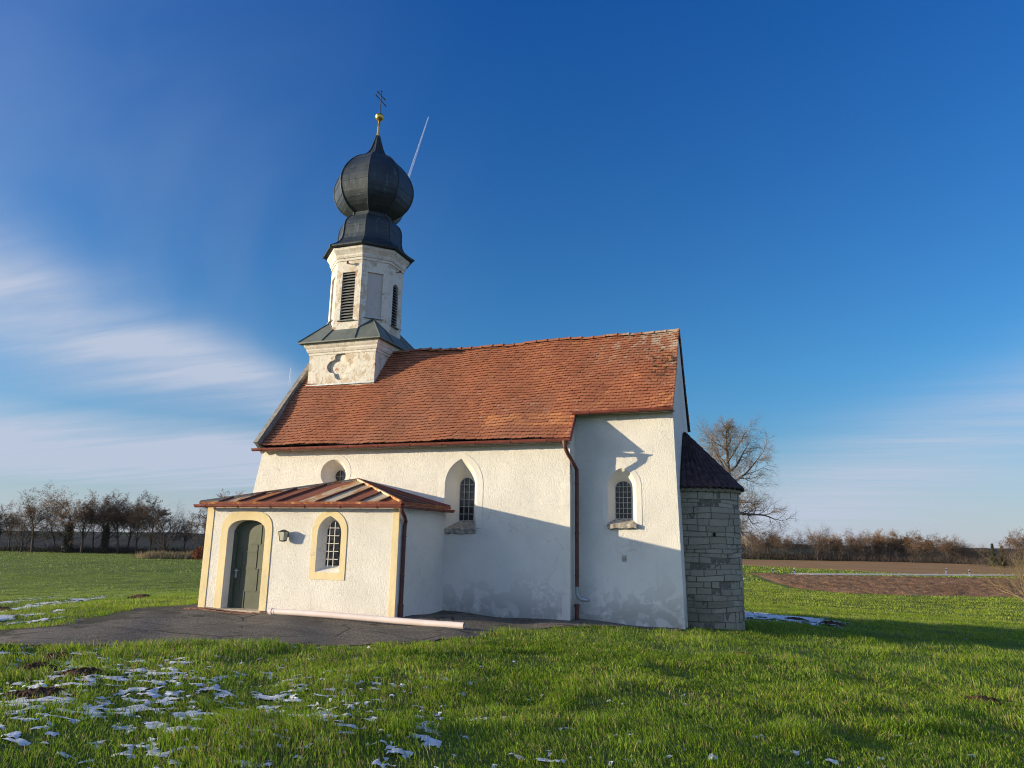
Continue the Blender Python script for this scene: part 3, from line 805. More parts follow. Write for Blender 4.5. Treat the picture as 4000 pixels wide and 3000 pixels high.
# ------------------------------------------------------------------ tiled roof
def tiled_roof():
    mb = MB()
    ny, nz = -math.sin(math.atan(SL)), math.cos(math.atan(SL))     # south slope normal
    cs, sn = math.cos(math.atan(SL)), math.sin(math.atan(SL))
    Lc = (YR+OV)/cs; Ln = (YR-(YN-OV))/cs
    ex = .113; wd = .155
    r = random.Random(3)
    def sag(x, v):
        return -.075*math.sin(math.pi*min(1, max(0, (x-W)/(-W))))*(1-v/Ln*.7)+.022*math.sin(1.3*x+2.1*v)+.014*math.sin(3.1*x-1.7*v+1)+.010*math.sin(5.3*x+3*v)
    def P(x, v, h, side):   # v measured down from the ridge
        h2 = h+sag(x, v)
        y = YR-(v*cs)+ny*h2; z = ZR-v*sn+nz*h2
        if side: y = 2*YR-y
        return (x, y, z)
    for side in (0, 1):
        rows = int(Ln/ex)+1
        for k in range(rows+1):
            v1 = Ln-ex*(rows-k)*1.0+.0         # lower edge of this course
            if v1 < .09: continue
            v0 = max(0.02, v1-ex-.03)
            xe = -.025 if v1 <= Lc+.02 else J+.09
            x = W+.09-(wd/2 if k % 2 else 0)
            if v1 > Lc+.02 and False: pass
            cuts = []
            while x < xe:
                a = max(x, W+.09); b = min(x+wd*r.uniform(.985, 1.0), xe)
                if b-a > .03:
                    t = min(1, max(0, r.gauss(.5, .13)))
                    # a patch of newer brighter tiles along the foot of the step, and at the east verge
                    if J-2.4 < x < J+.1 and Lc-.02 < v1 < Lc+.42 and r.random() < .7: t = r.uniform(.8, 1)
                    if x > -.45 and r.random() < .35: t = r.uniform(.85, 1)
                    lift = r.uniform(.030, .042); dv = r.gauss(0, .004); sk = r.gauss(0, .003); g = .002
                    c = min(.018, (b-a)*.2)
                    a2, b2 = a+g, b-g
                    up = [P(a2, v0, .004, side), P(b2, v0, .004, side)]
                    lo = [P(b2, v1+dv+sk-c*.7, lift, side), P(b2-c*1.6, v1+dv+sk, lift+.002, side), P(a2+c*1.6, v1+dv-sk, lift+.002, side), P(a2, v1+dv-sk-c*.7, lift, side)]
                    th = .013
                    lo2 = [P(b2, v1+dv+sk-c*.7, lift-th, side), P(b2-c*1.6, v1+dv+sk, lift-th, side), P(a2+c*1.6, v1+dv-sk, lift-th, side), P(a2, v1+dv-sk-c*.7, lift-th, side)]
                    i0 = [mb.vert(q) for q in up]; i1 = [mb.vert(q) for q in lo]; i2 = [mb.vert(q) for q in lo2]
                    fs = [(i0[1], i0[0], i1[3], i1[2], i1[1], i1[0]), (i1[0], i1[1], i2[1], i2[0]), (i1[1], i1[2], i2[2], i2[1]), (i1[2], i1[3], i2[3], i2[2]), (i0[0], i1[3], i2[3]), (i0[1], i2[0], i1[0])]
                    for f in fs: mb.face(f if side else f[::-1], 0, t)
                x += wd
        # under-boarding just below the tiles
        for (xa, xb, vb) in ((W+.06, J+.05, Ln-.02), (J+.05, -.04, Lc-.02)):
            n = 12; top = [P(xa+(xb-xa)*i/n, 0.02, -.03, side) for i in range(n+1)]; bot = [P(xa+(xb-xa)*i/n, vb, -.03, side) for i in range(n+1)]
            mid_ = [[P(xa+(xb-xa)*i/n, .02+(vb-.02)*j/10, -.03, side) for i in range(n+1)] for j in range(1, 10)]
            mb.rings([top]+mid_+[bot] if not side else ([top]+mid_+[bot])[::-1], False, 1)
    roof = mb.build('tiled_roof', [m_tile, m_slate], chapel, tint=True)
    # ridge: overlapping half-round tiles
    rt = MB(); x = -8.9
    while x < -.1:
        z0 = ZR-.005+sag(x, 0)
        l = min(.36, -x)
        for (xa, xb, ra) in ((x, x+l, .075), (x+l-.045, x+l+.012, .09)):
            rr = [[(xx, YR+math.cos(a)*ra*1.15, z0-.03+math.sin(a)*ra+(.006 if xx == xb else 0)) for a in [math.pi*i/8 for i in range(9)]] for xx in (xa, xb)]
            rt.rings(rr, False, 0, tint=r.uniform(.2, .7)); rt.poly(rr[1], 0, .3); rt.poly(rr[0][::-1], 0, .3)
        x += .34
    rt.build('ridge_tiles', m_tile, roof, tint=True)
    # west verge: stone coping raised above the tiles, both slopes
    for side in (0, 1):
        c = MB()
        for x0, x1, h0, h1 in ((W-.05, W+.05, -.3, .12), (W-.07, W+.07, .12, .155)):
            q = [P(x, v, h, side) for v in (0.0 if side else .0, Ln+.02) for x, h in ((x0, h0), (x1, h0), (x1, h1), (x0, h1))]
            b = [c.vert((p[0], p[1], p[2])) for p in q]
            for f in ((3, 2, 1, 0), (4, 5, 6, 7), (0, 1, 5, 4), (1, 2, 6, 5), (2, 3, 7, 6), (3, 0, 4, 7)): c.face([b[i] for i in f])
        c.build('gable_coping', m_coping, chapel)
    # verge board of the lower nave roof at the step, metal eave strips
    vb = MB(); vb.bar(P(J+.085, Lc-.02, -.03, 0), P(J+.085, Ln+.02, -.03, 0), .02, .13, (0, ny, nz)); vb.build('verge_board', m_gutter, roof)
    ve = MB()
    for k in range(26):     # thin shadow-casting verge tiles at the east gable
        v = Lc*(k+.5)/26
        ve.bar(P(-.045, v-.05, .0, 0), P(-.045, v+.06, .014, 0), .06, .02, (0, ny, nz), 0, r.uniform(.4, 1))
        ve.bar(P(-.045, v-.05, .0, 1), P(-.045, v+.06, .014, 1), .06, .02, (0, -ny, nz), 0, r.uniform(.4, 1))
    ve.build('verge_tiles', m_tile, roof, tint=True)
    eb = MB(); eb.box(W, J+.02, YN-.16, YN-.004, ZN-.05, ZN-.015); eb.box(J+.05, -.02, -.16, -.004, ZC-.03, ZC+.005); eb.build('eave_board', m_sill, roof)
tiled_roof()

# ------------------------------------------------------------------ apse
AX, AY, AR, AZE = .256, YR, 1.057, 2.985
def apse():
    mb = MB(); n = 64
    a0, a1 = R(-112), R(112)
    mb.rings([[(AX+math.cos(a0+(a1-a0)*i/n)*(AR-.012), AY+math.sin(a0+(a1-a0)*i/n)*(AR-.012), z) for i in range(n+1)] for z in (-.8, AZE)], False, 1)
    r = random.Random(11); z = -.75
    while z < AZE-.02:
        h = r.uniform(.085, .17) if z > 0 else .22
        if z+h > AZE-.1: h = AZE-z
        a = a0+r.uniform(-.2, 0)
        while a < a1:
            l = r.choice((.18, .26, .34, .44, .58))*r.uniform(.85, 1.15)/AR*(1.0 if h > .15 else 1.1); b = min(a+l, a1)
            g = .0035/AR; t = min(1, max(0, r.gauss(.5, .17))); out = r.uniform(-.016, .022); k = 4
            hh = h-.008+r.uniform(-.006, .004); wv = lambda q, zz: .016*math.sin(2.3*q+zz*9)+.010*math.sin(5.1*q-zz*7)
            rows = []
            for ro_i, (zz, ro, gg) in enumerate(((z, -.03, 0), (z+.002, out-.010, .001), (z+.010, out, .008), (z+hh-.010, out+r.uniform(-.004, .004), .008), (z+hh-.002, out-.010, .001), (z+hh, -.03, 0))):
                row = []
                for q in range(k+3):
                    f = 0 if q == 0 else 1 if q == k+2 else (q-1)/k
                    aa = a+g+gg/AR+(b-a-2*g-2*gg/AR)*f
                    rr = AR+(ro if 0 < q < k+2 else min(ro, -.004)-.010)+r.uniform(-.003, .003)
                    row.append((AX+math.cos(aa)*rr, AY+math.sin(aa)*rr, zz+wv(aa, zz if False else (z if ro_i < 3 else z+h))+r.uniform(-.003, .003)))
                rows.append(row)
            if b-a > .08: mb.rings(rows, False, 0, tint=t)
            a = b
        z += h
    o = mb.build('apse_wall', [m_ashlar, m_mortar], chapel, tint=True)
    p = MB(); aa = R(-62.5); c = Vector((AX+math.cos(aa)*AR, AY+math.sin(aa)*AR, 1.95)); p.box(c.x-.03, c.x+.03, c.y-.05, c.y+.05, 1.9, 1.99); p.build('putlog_hole', m_black, o)
    # uneven mortar frieze under the tiles
    fr = MB(); rows = []
    for z, dr in ((AZE-.02, .0), (AZE-.01, .05), (AZE+.06, .075), (AZE+.10, .03)):
        rows.append([(AX+math.cos(R(-112+224*i/90))*(AR+dr+.012*math.sin(i*2.1)), AY+math.sin(R(-112+224*i/90))*(AR+dr+.012*math.sin(i*2.1)), z+.012*math.sin(i*1.7)) for i in range(91)])
    fr.rings(rows, False); fr.build('apse_cornice', m_ashlar, chapel)
    # half cone of half-round tiles, leaning on the east gable
    rf = MB(); na = 26*8; apex = Vector((.0, AY, 4.63)); rows = []; r = random.Random(5)
    courses = 9; er = AR+.15
    for k in range(courses):
        for e in (0, 1):
            s_ = (k+e)/courses; lift = .0 if e == 0 else .02
            s2 = max(s_, .03)
            row = []
            for i in range(na+1):
                th = R(-112+224*i/na); ph = i/8.0*math.pi*2
                cr = .055*abs(math.sin(ph/2))**.8*min(1, .35+s2)
                row.append((apex.x*(1-s2)+(AX+math.cos(th)*er)*s2, apex.y*(1-s2)+(AY+math.sin(th)*er)*s2, apex.z*(1-s2)+(AZE+.055)*s2+cr+lift))
            rows.append(row)
    rf.rings(rows, False)
    # open tile ends and dark underside
    last = rows[-1]; rf.rings([last, [(p[0]-.0, p[1], p[2]-.022) for p in last], [(AX+(p[0]-AX)*.86, AY+(p[1]-AY)*.86, AZE+.05) for p in last]], False)
    rf.build('apse_roof', m_slate, chapel, smooth=False)
apse()

# ------------------------------------------------------------------ tower
TX, TY = -10.068, 1.943
OH = 1.085; OB = OH*math.tan(math.pi/8)
def octo(a, z, dx=0, dy=0):
    b = a*math.tan(math.pi/8)
    return [(TX+dx+x, TY+dy+y, z) for x, y in ((-b, -a), (b, -a), (a, -b), (a, b), (b, a), (-b, a), (-a, b), (-a, -b))]
def square(h, z): return [(TX+x, TY+y, z) for x, y in ((-h, -h), (h, -h), (h, h), (-h, h))]
def tower():
    H = 1.17
    mb = MB()
    cx, cz = -10.10, 6.83
    # sunk quatrefoil with a bruised outline
    r = random.Random(2); q = []
    for k in range(4):
        ca = math.pi/2*k
        for j in range(9):
            t = ca-math.pi*.52+math.pi*1.04*j/8
            jr = 1+r.uniform(-.06, .06)
            q.append((cx+math.cos(ca)*.27+math.cos(t)*.215*jr, cz+math.sin(ca)*.24+math.sin(t)*.20*jr))
    panel(mb, [(TX-H, 5.2), (TX+H, 5.2), (TX+H, 7.36), (TX-H, 7.36)], [q], Sface(TY-H))
    reveal(mb, q, q, Sface(TY-H), Sface(TY-H+.085))
    pq = [(TX+x, TY+y) for x, y in ((H, -H), (H, H), (-H, H), (-H, -H))]
    for i in range(3):
        a, b = pq[i], pq[i+1]; mb.poly([(*a, 5.2), (*b, 5.2), (*b, 7.36), (*a, 7.36)])
    base = mb.build('tower_base', m_tower, chapel)
    qp = MB(); yq = TY-H+.085
    n = 14; xs = np.linspace(cx-.52, cx+.52, n); zs = np.linspace(cz-.48, cz+.48, n)
    rows = [[(x, yq-max(0, .09*fbm(np.array(x*3.1), np.array(z*3.1), 6)-.03)*float(sstep(np.array(x), cx-.25, cx+.3)), z) for x in xs] for z in zs]
    qp.rings(rows, False); qp.build('sunk_quatrefoil', m_tower, base, smooth=True)
    co = MB(); co.rings([square(h, z) for h, z in ((1.172, 7.22), (1.19, 7.225), (1.19, 7.29), (1.215, 7.30), (1.25, 7.37), (1.25, 7.41), (1.29, 7.46), (1.32, 7.53), (1.32, 7.58))], True); co.build('tower_cornice', m_tower2, chapel)
    lg = MB(); lg.box(TX-H-.03, TX+H+.03, TY-H-.05, TY-H+.0, 6.245, 6.285); lg.build('lead_flashing', m_zinc, base)
    # broached skirt roof from square to octagon
    sk = MB(); E_ = 1.44; ze, zo = 7.60, 8.03
    def rot(p, k):
        x, y = p[0], p[1]
        for _ in range(k): x, y = -y, x
        return (TX+x, TY+y, p[2])
    m_ = (OH+OB)/2; eb = OB+.13
    for k in range(4):
        sk.poly([rot(p, k) for p in ((-eb, -E_, ze), (eb, -E_, ze), (OB, -OH, zo), (-OB, -OH, zo))])
        P_ = (m_+.02, -m_-.02, 8.36); C_ = (E_, -E_, ze); A_ = (eb, -E_, ze); B_ = (E_, -eb, ze); a_ = (OB, -OH, zo); b_ = (OH, -OB, zo)
        for t in ((A_, C_, P_), (A_, P_, a_), (C_, B_, P_), (B_, b_, P_)): sk.poly([rot(p, k) for p in t])
        for p, q_ in ((C_, P_), (A_, a_), (B_, b_), (a_, P_), (b_, P_)):
            sk.tube([rot((p[0]*1.004, p[1]*1.004, p[2]+.015), k), rot((q_[0]*1.004, q_[1]*1.004, q_[2]+.015), k)], .016, 5)
    sk.rings([square(E_, ze), square(E_, ze-.035), square(1.3, ze-.03)], True)
    sk.build('tower_skirt_roof', m_skirt, chapel)
    # belfry: eight faces, openings south, east, north and west, blind panels between
    bf = MB(); z0, z1 = 7.9, 10.45; oc = octo(OH, 0)
    lv = []
    for k in range(8):
        a = Vector(oc[k]); b = Vector(oc[(k+1) % 8]); d = (b-a).normalized(); nrm = Vector((d.y, -d.x, 0)); wdt = (b-a).length; mid = (a+b)/2
        f3 = lambda u, z, mid=mid, d=d: (mid.x+d.x*u, mid.y+d.y*u, z)
        if k == 2: hole = arch(0.0, .185, 8.31, 9.55, 9.745, 6)
        elif k % 2 == 0: hole = [(-.235, 8.30), (.235, 8.30), (.235, 9.905), (-.235, 9.905)]
        else: hole = [(-.25, 8.42), (.25, 8.42), (.25, 9.90), (-.25, 9.90)]
        panel(bf, [(-wdt/2, z0), (wdt/2, z0), (wdt/2, z1), (-wdt/2, z1)], [hole], f3)
        dep = .10 if k % 2 == 0 else .05
        f3i = lambda u, z, mid=mid, d=d, nrm=nrm, dep=dep: (mid.x+d.x*u-nrm.x*dep, mid.y+d.y*u-nrm.y*dep, z)
        reveal(bf, hole, hole, f3, f3i)
        lv.append((k, mid, d, nrm, hole, f3i))
    belfry = bf.build('belfry_wall', m_tower, chapel)
    for k, mid, d, nrm, hole, f3i in lv:
        if k % 2:
            bp = MB(); bp.poly([f3i(*p) for p in hole])
            sl_ = [mid+d*u+nrm*.03 for u in (-.30, .30)]
            o = bp.build('blind_panel', m_blind, chapel)
            s = MB(); s.bar((sl_[0].x, sl_[0].y, 8.40), (sl_[1].x, sl_[1].y, 8.40), .09, .03, (0, 0, 1)); s.build('panel_sill', m_zinc, o)
        else:
            L = MB(); bk = [(mid+d*u-nrm*.16) for u in (-.25, .25)]
            L.poly([(bk[0].x, bk[0].y, 8.28), (bk[1].x, bk[1].y, 8.28), (bk[1].x, bk[1].y, 9.95), (bk[0].x, bk[0].y, 9.95)], 1)
            hw = .245 if k != 2 else .19; nb = 17
            for i in range(nb):
                z = 8.31+(1.61/nb)*(i+.5); x_ = hw if not (k == 2 and z > 9.5) else hw*.7
                u0 = mid-d*x_; u1 = mid+d*x_; L_in, L_out = .10, .012
                q = [u0-nrm*L_in+Vector((0, 0, z+.045)), u1-nrm*L_in+Vector((0, 0, z+.045)), u1-nrm*L_out+Vector((0, 0, z-.03)), u0-nrm*L_out+Vector((0, 0, z-.03))]
                L.poly(q, 0); L.poly([p+Vector((0, 0, -.016)) for p in q[::-1]], 0)
                L.poly([q[3], q[2], q[2]+Vector((0, 0, -.016)), q[3]+Vector((0, 0, -.016))][::-1], 0)
                if k == 2 and z > 9.7: break
            o = L.build('belfry_louvre', [m_slat, m_black], chapel)
            s = MB(); e0 = mid-d*(hw+.05)+nrm*.02; e1 = mid+d*(hw+.05)+nrm*.02
            s.bar((e0.x, e0.y, 8.295), (e1.x, e1.y, 8.295), .10, .025, (0, 0, 1)); s.build('louvre_sill', m_slat, o)
    # little red flag brackets
    for k in (0, 2):
        _, mid, d, nrm, _, _ = lv[k]
        b = MB(); c = Vector((mid.x, mid.y, 10.17)); b.tube([c, c+nrm*.14, c+nrm*.17+Vector((0, 0, .03))], .018, 7); b.tube([c+nrm*.13-Vector((0, 0, .035)), c+nrm*.13+Vector((0, 0, .045))], .034, 8)
        b.build('flag_bracket', m_gutter, chapel)
    co = MB(); co.rings([octo(a, z) for a, z in ((1.087, 10.28), (1.11, 10.285), (1.11, 10.36), (1.135, 10.37), (1.16, 10.43), (1.16, 10.48), (1.20, 10.55), (1.25, 10.62), (1.25, 10.70))]); co.build('belfry_cornice', m_tower2, chapel)
    # onion dome
    prof = [(1.22, 10.71), (1.375, 10.73), (1.385, 10.765), (1.30, 10.82), (1.17, 10.91), (1.06, 11.02), (.995, 11.14), (.965, 11.28), (.955, 11.45), (.95, 11.62), (.925, 11.76), (.87, 11.88), (.79, 11.97), (.71, 12.03),
            (.655, 12.05), (.645, 12.13), (.66, 12.17), (.78, 12.24), (.90, 12.32), (1.0, 12.42), (1.09, 12.54), (1.17, 12.70), (1.225, 12.88), (1.25, 13.08), (1.24, 13.26), (1.205, 13.42), (1.14, 13.60), (1.06, 13.76), (.96, 13.91), (.84, 14.06), (.72, 14.18), (.60, 14.27),
            (.47, 14.345), (.375, 14.42), (.30, 14.51), (.235, 14.63), (.185, 14.76), (.145, 14.90), (.105, 15.06), (.066, 15.22), (.05, 15.28)]
    dm = MB()
    lean = lambda z: (.042*float(sstep(np.array(z), 10.8, 13.5))+.02*max(0, z-13.5)/2, 0)
    prof = [(a*(1-.02*(12.2 < z < 14.3)), z) for a, z in prof]
    dm.rings([octo(a, z, *lean(z)) for a, z in prof], True, cap_top=True)
    dome = dm.build('onion_dome', m_copper, chapel)
    sm_ = MB()
    for k in range(8):
        pts = []
        for a, z in prof:
            o = octo(a, z, *lean(z))[k]; c = Vector((TX+lean(z)[0], TY, z)); v = Vector(o)-c
            pts.append(c+v*(1+.012/max(v.length, .02)))
        sm_.tube(pts, [.016 if a > .12 else .010 for a, z in prof], 5)
    # horizontal sheet joints at different heights on each face
    r = random.Random(9)
    for k in range(8):
        for zc in ([11.55, 12.6+r.uniform(-.1, .1), 13.05+r.uniform(-.1, .15), 13.55+r.uniform(-.1, .15), 14.05]):
            for (a0_, z0_), (a1_, z1_) in zip(prof, prof[1:]):
                if z0_ <= zc < z1_:
                    a = a0_+(a1_-a0_)*(zc-z0_)/(z1_-z0_)+.004; o = octo(a, zc, *lean(zc)); sm_.bar(o[k], o[(k+1) % 8], .009, .012, (0, 0, 1))
    sm_.build('sheet_seams', m_copper, dome)
    fx = TX+.075
    p = MB(); p.tube([(fx-.012, TY, 15.22), (fx-.01, TY, 15.30), (fx-.005, TY, 15.6), (fx, TY, 15.86)], [.062, .052, .040, .034], 12); p.build('gilded_pole', m_gold, chapel, smooth=True)
    b = MB(); nb = 24
    b.rings([[(fx+.004+math.cos(2*math.pi*i/nb)*.146*math.sin(t), TY+math.sin(2*math.pi*i/nb)*.146*math.sin(t), 15.985-.146*math.cos(t)) for i in range(nb)] for t in [math.pi*j/14+.001 for j in range(15)]], True)
    b.rings([[(fx+.004+math.cos(2*math.pi*i/nb)*rr, TY+math.sin(2*math.pi*i/nb)*rr, z) for i in range(nb)] for rr, z in ((.144, 15.99), (.150, 15.995), (.150, 16.01), (.144, 16.015))], True)
    b.build('gilded_ball', m_gold, chapel, smooth=True)
    c = MB(); cxx = fx+.008; 
    c.tube([(cxx, TY, 16.1), (cxx+.006, TY, 16.5), (cxx+.01, TY, 16.98)], .015, 8)
    for z, hl in ((16.63, .31), (16.82, .22)):
        c.tube([(cxx+.01, TY-hl, z), (cxx+.01, TY+hl, z)], .013, 6)
        for s in (-1, 1):
            for dy, dz in ((0, .022), (0, -.022), (.024, 0)): c.tube([(cxx-.004, TY+s*(hl+dy), z+dz), (cxx+.024, TY+s*(hl+dy), z+dz)], .019, 7)
    for dy, dz in ((.022, 0), (-.022, 0), (0, .024)): c.tube([(cxx-.004, TY+dy, 16.98+dz), (cxx+.024, TY+dy, 16.98+dz)], .02, 7)
    c.build('patriarchal_cross', m_iron, chapel)
tower()

# ------------------------------------------------------------------ small things by the porch
def lantern():
    x, z = -8.75, 1.74; y = YP-.17
    t = empty('wall_lantern', (x, YP, z)); t.scale = (.8, .8, .8); tag(t, 'small square lantern with a dark cap on the porch wall beside the door', 'lamp')
    b = MB(); b.tube([(0, 0, .02), (0, -.06, .02), (0, -.10, -.13), (0, -.17, -.15)], .014, 7); b.box(-.05, .05, -.015, .0, -.03, .07); b.build('bracket', m_iron, t)
    c = MB(); q = lambda h, zz: [(-h, -.17-h, zz), (h, -.17-h, zz), (h, -.17+h, zz), (-h, -.17+h, zz)]
    c.rings([q(.075, .13), q(.115, .115), q(.11, .105), q(.03, .17)][::1], True, cap_top=True); c.build('lamp_cap', m_iron, t); c = MB(); c.rings([q(.075, -.155), q(.072, -.13), q(.06, -.16), q(.03, -.175)], True, cap_top=True); c.build('lamp_base', m_iron, t)
    M = Mat('frosted_lantern_glass', .25, .5); M.col((.42, .43, .33)); M.bump(M.noise(30, 3), .4, .01)
    g = MB(); g.rings([q(.07, -.13), q(.10, .108)], True, cap_top=True, cap_bot=True); g.build('lamp_glass', M.m, t)
    for sx in (-1, 1):
        for sy in (-1, 1): e = MB(); e.tube([(sx*.071, -.17+sy*.071, -.135), (sx*.103, -.17+sy*.103, .115)], .008, 5); e.build('frame_bar', m_iron, t)
lantern()
def drain_pipe():
    a = Vector((-8.40, -3.86, Tz(-8.40, -3.86)+.088)); b = Vector((-3.82, -3.78, Tz(-3.82, -3.78)+.092))
    t = empty('drain_pipe', (0, 0, 0)); t.location = (a.x, a.y, 0)
    off = Vector((a.x, a.y, 0)); a -= off; b -= off; d = (b-a).normalized()
    p = MB(); n = 16; pts = [a+d*(b-a).length*i/6+Vector((0, 0, .012*math.sin(i*.9))) for i in range(7)]
    p.tube(pts, .064, n, cap=False); p.tube([b+d*.001, b-d*.4], .056, n, cap=False)
    p.build('pipe', m_pvc, t, smooth=True)
    c = MB(); c.tube([a-d*.01, a+d*.02, a+d*.025, a+d*.075, a+d*.08, a+d*.14], [.070, .070, .078, .078, .070, .068], n); c.build('pipe_socket', m_pvc, t)
    k = MB(); k.tube([b-d*.10, b-d*.11], .055, n); k.build('pipe_inside', m_black, t)
    tag(t, 'long pale plastic drain pipe lying on the asphalt in front of the porch', 'pipe')
drain_pipe()

def molehill(x, y, r, h, label):
    rr = random.Random(int(x*100+y*37)); bm = MB(); n = 18; rings = []
    s1, s2 = rr.uniform(0, 9), rr.uniform(0, 9)
    for j in range(9):
        q = 1-j/8
        ring = []
        for i in range(n):
            a = 2*math.pi*i/n; k = r*q*(1+.22*math.sin(2*a+s1)+.14*math.sin(3*a+s2)+rr.uniform(-.08, .08))
            ring.append((math.cos(a)*k*1.25, math.sin(a)*k, h*(1-q**1.6)*(1+rr.uniform(-.12, .12))-(.05 if j == 0 else 0)))
        rings.append(ring)
    bm.rings(rings, True, cap_top=True)
    for _ in range(70):      # crumbs
        a = rr.uniform(0, 6.28); q = r*math.sqrt(rr.uniform(.05, 1.6)); z = h*max(0, 1-(q/r)**1.6); s = rr.uniform(.012, .035); p = Vector((math.cos(a)*q*1.2, math.sin(a)*q, z))
        bm.rings([[p+Vector((math.cos(2*math.pi*i/5)*s*f, math.sin(2*math.pi*i/5)*s*f, g*s)) for i in range(5)] for f, g in ((.7, -.6), (1, .1), (.5, .8))], True, cap_top=True)
    o = bm.build('molehill', m_mole); o.location = (x, y, Tz(x, y)); tag(o, label, 'molehill', 'molehills in the meadow')
MOLES = [(-9.05, -9.75, .30, .15, 'dark molehill at the left edge of the meadow just below the asphalt path'),
         (-7.55, -9.6, .28, .06, 'flat dark molehill in the snowy grass right below the path'),
         (-6.85, -10.45, .30, .11, 'broad molehill of bare earth among the snow patches at lower left'),
         (-5.85, -10.65, .21, .08, 'small molehill right of the broad one among snow patches'),
         (-5.35, -11.6, .26, .05, 'low worn molehill nearest the camera on the left'),
         (4.75, -4.9, .22, .08, 'reddish brown molehill in the green grass at far right'),
         (1.45, -3.2, .20, .06, 'small brown molehill in the grass in front of the stone apse'),
         (-16.6, .6, .32, .10, 'dark molehill in the field left of the porch'),
         (-15.6, -4.6, .34, .10, 'dark molehill in the snow strip at the left edge of the picture'),
         (2.6, 8.6, .32, .10, 'molehill in the shadowed snow behind the apse nearer the field'),
         (3.6, 7.2, .30, .10, 'molehill at the right end of the shadowed snow behind the apse')]
for q in MOLES: molehill(*q)

def marker_post(x, y, lean, label):
    t = empty('marker_post', (x, y, Tz(x, y)+.02), .4); t.rotation_euler = (lean*.5, lean, .5)
    b = MB(); b.rings([[(-.09, -.05, z), (.09, -.05, z), (.0, .08, z)] for z in (-.1, .62)], True, cap_top=True)
    b.rings([[(-.09, -.05, .62), (.09, -.05, .74), (.0, .08, .66)]], True, cap_top=True); b.build('post', m_post, t)
    k = MB(); k.rings([[(-.095, -.055, .40), (.095, -.055, .47), (.0, .086, .43)], [(-.095, -.055, .53), (.095, -.055, .60), (.0, .086, .56)]], True, cap_top=True, cap_bot=True); k.build('black_band', m_black, t)
    tag(t, label, 'marker post', 'white marker posts along the road')
for q in ((2.0, 71.2, .18, 'white marker post by the road nearest the stone apse, leaning'), (4.35, 72.2, 0, 'upright white marker post by the green strip, second from the apse'),
          (23.2, 91.5, .12, 'leaning white marker post against the brown field'), (24.6, 85.9, 0, 'upright white marker post on the near side of the road beside the fruit tree')): marker_post(*q)

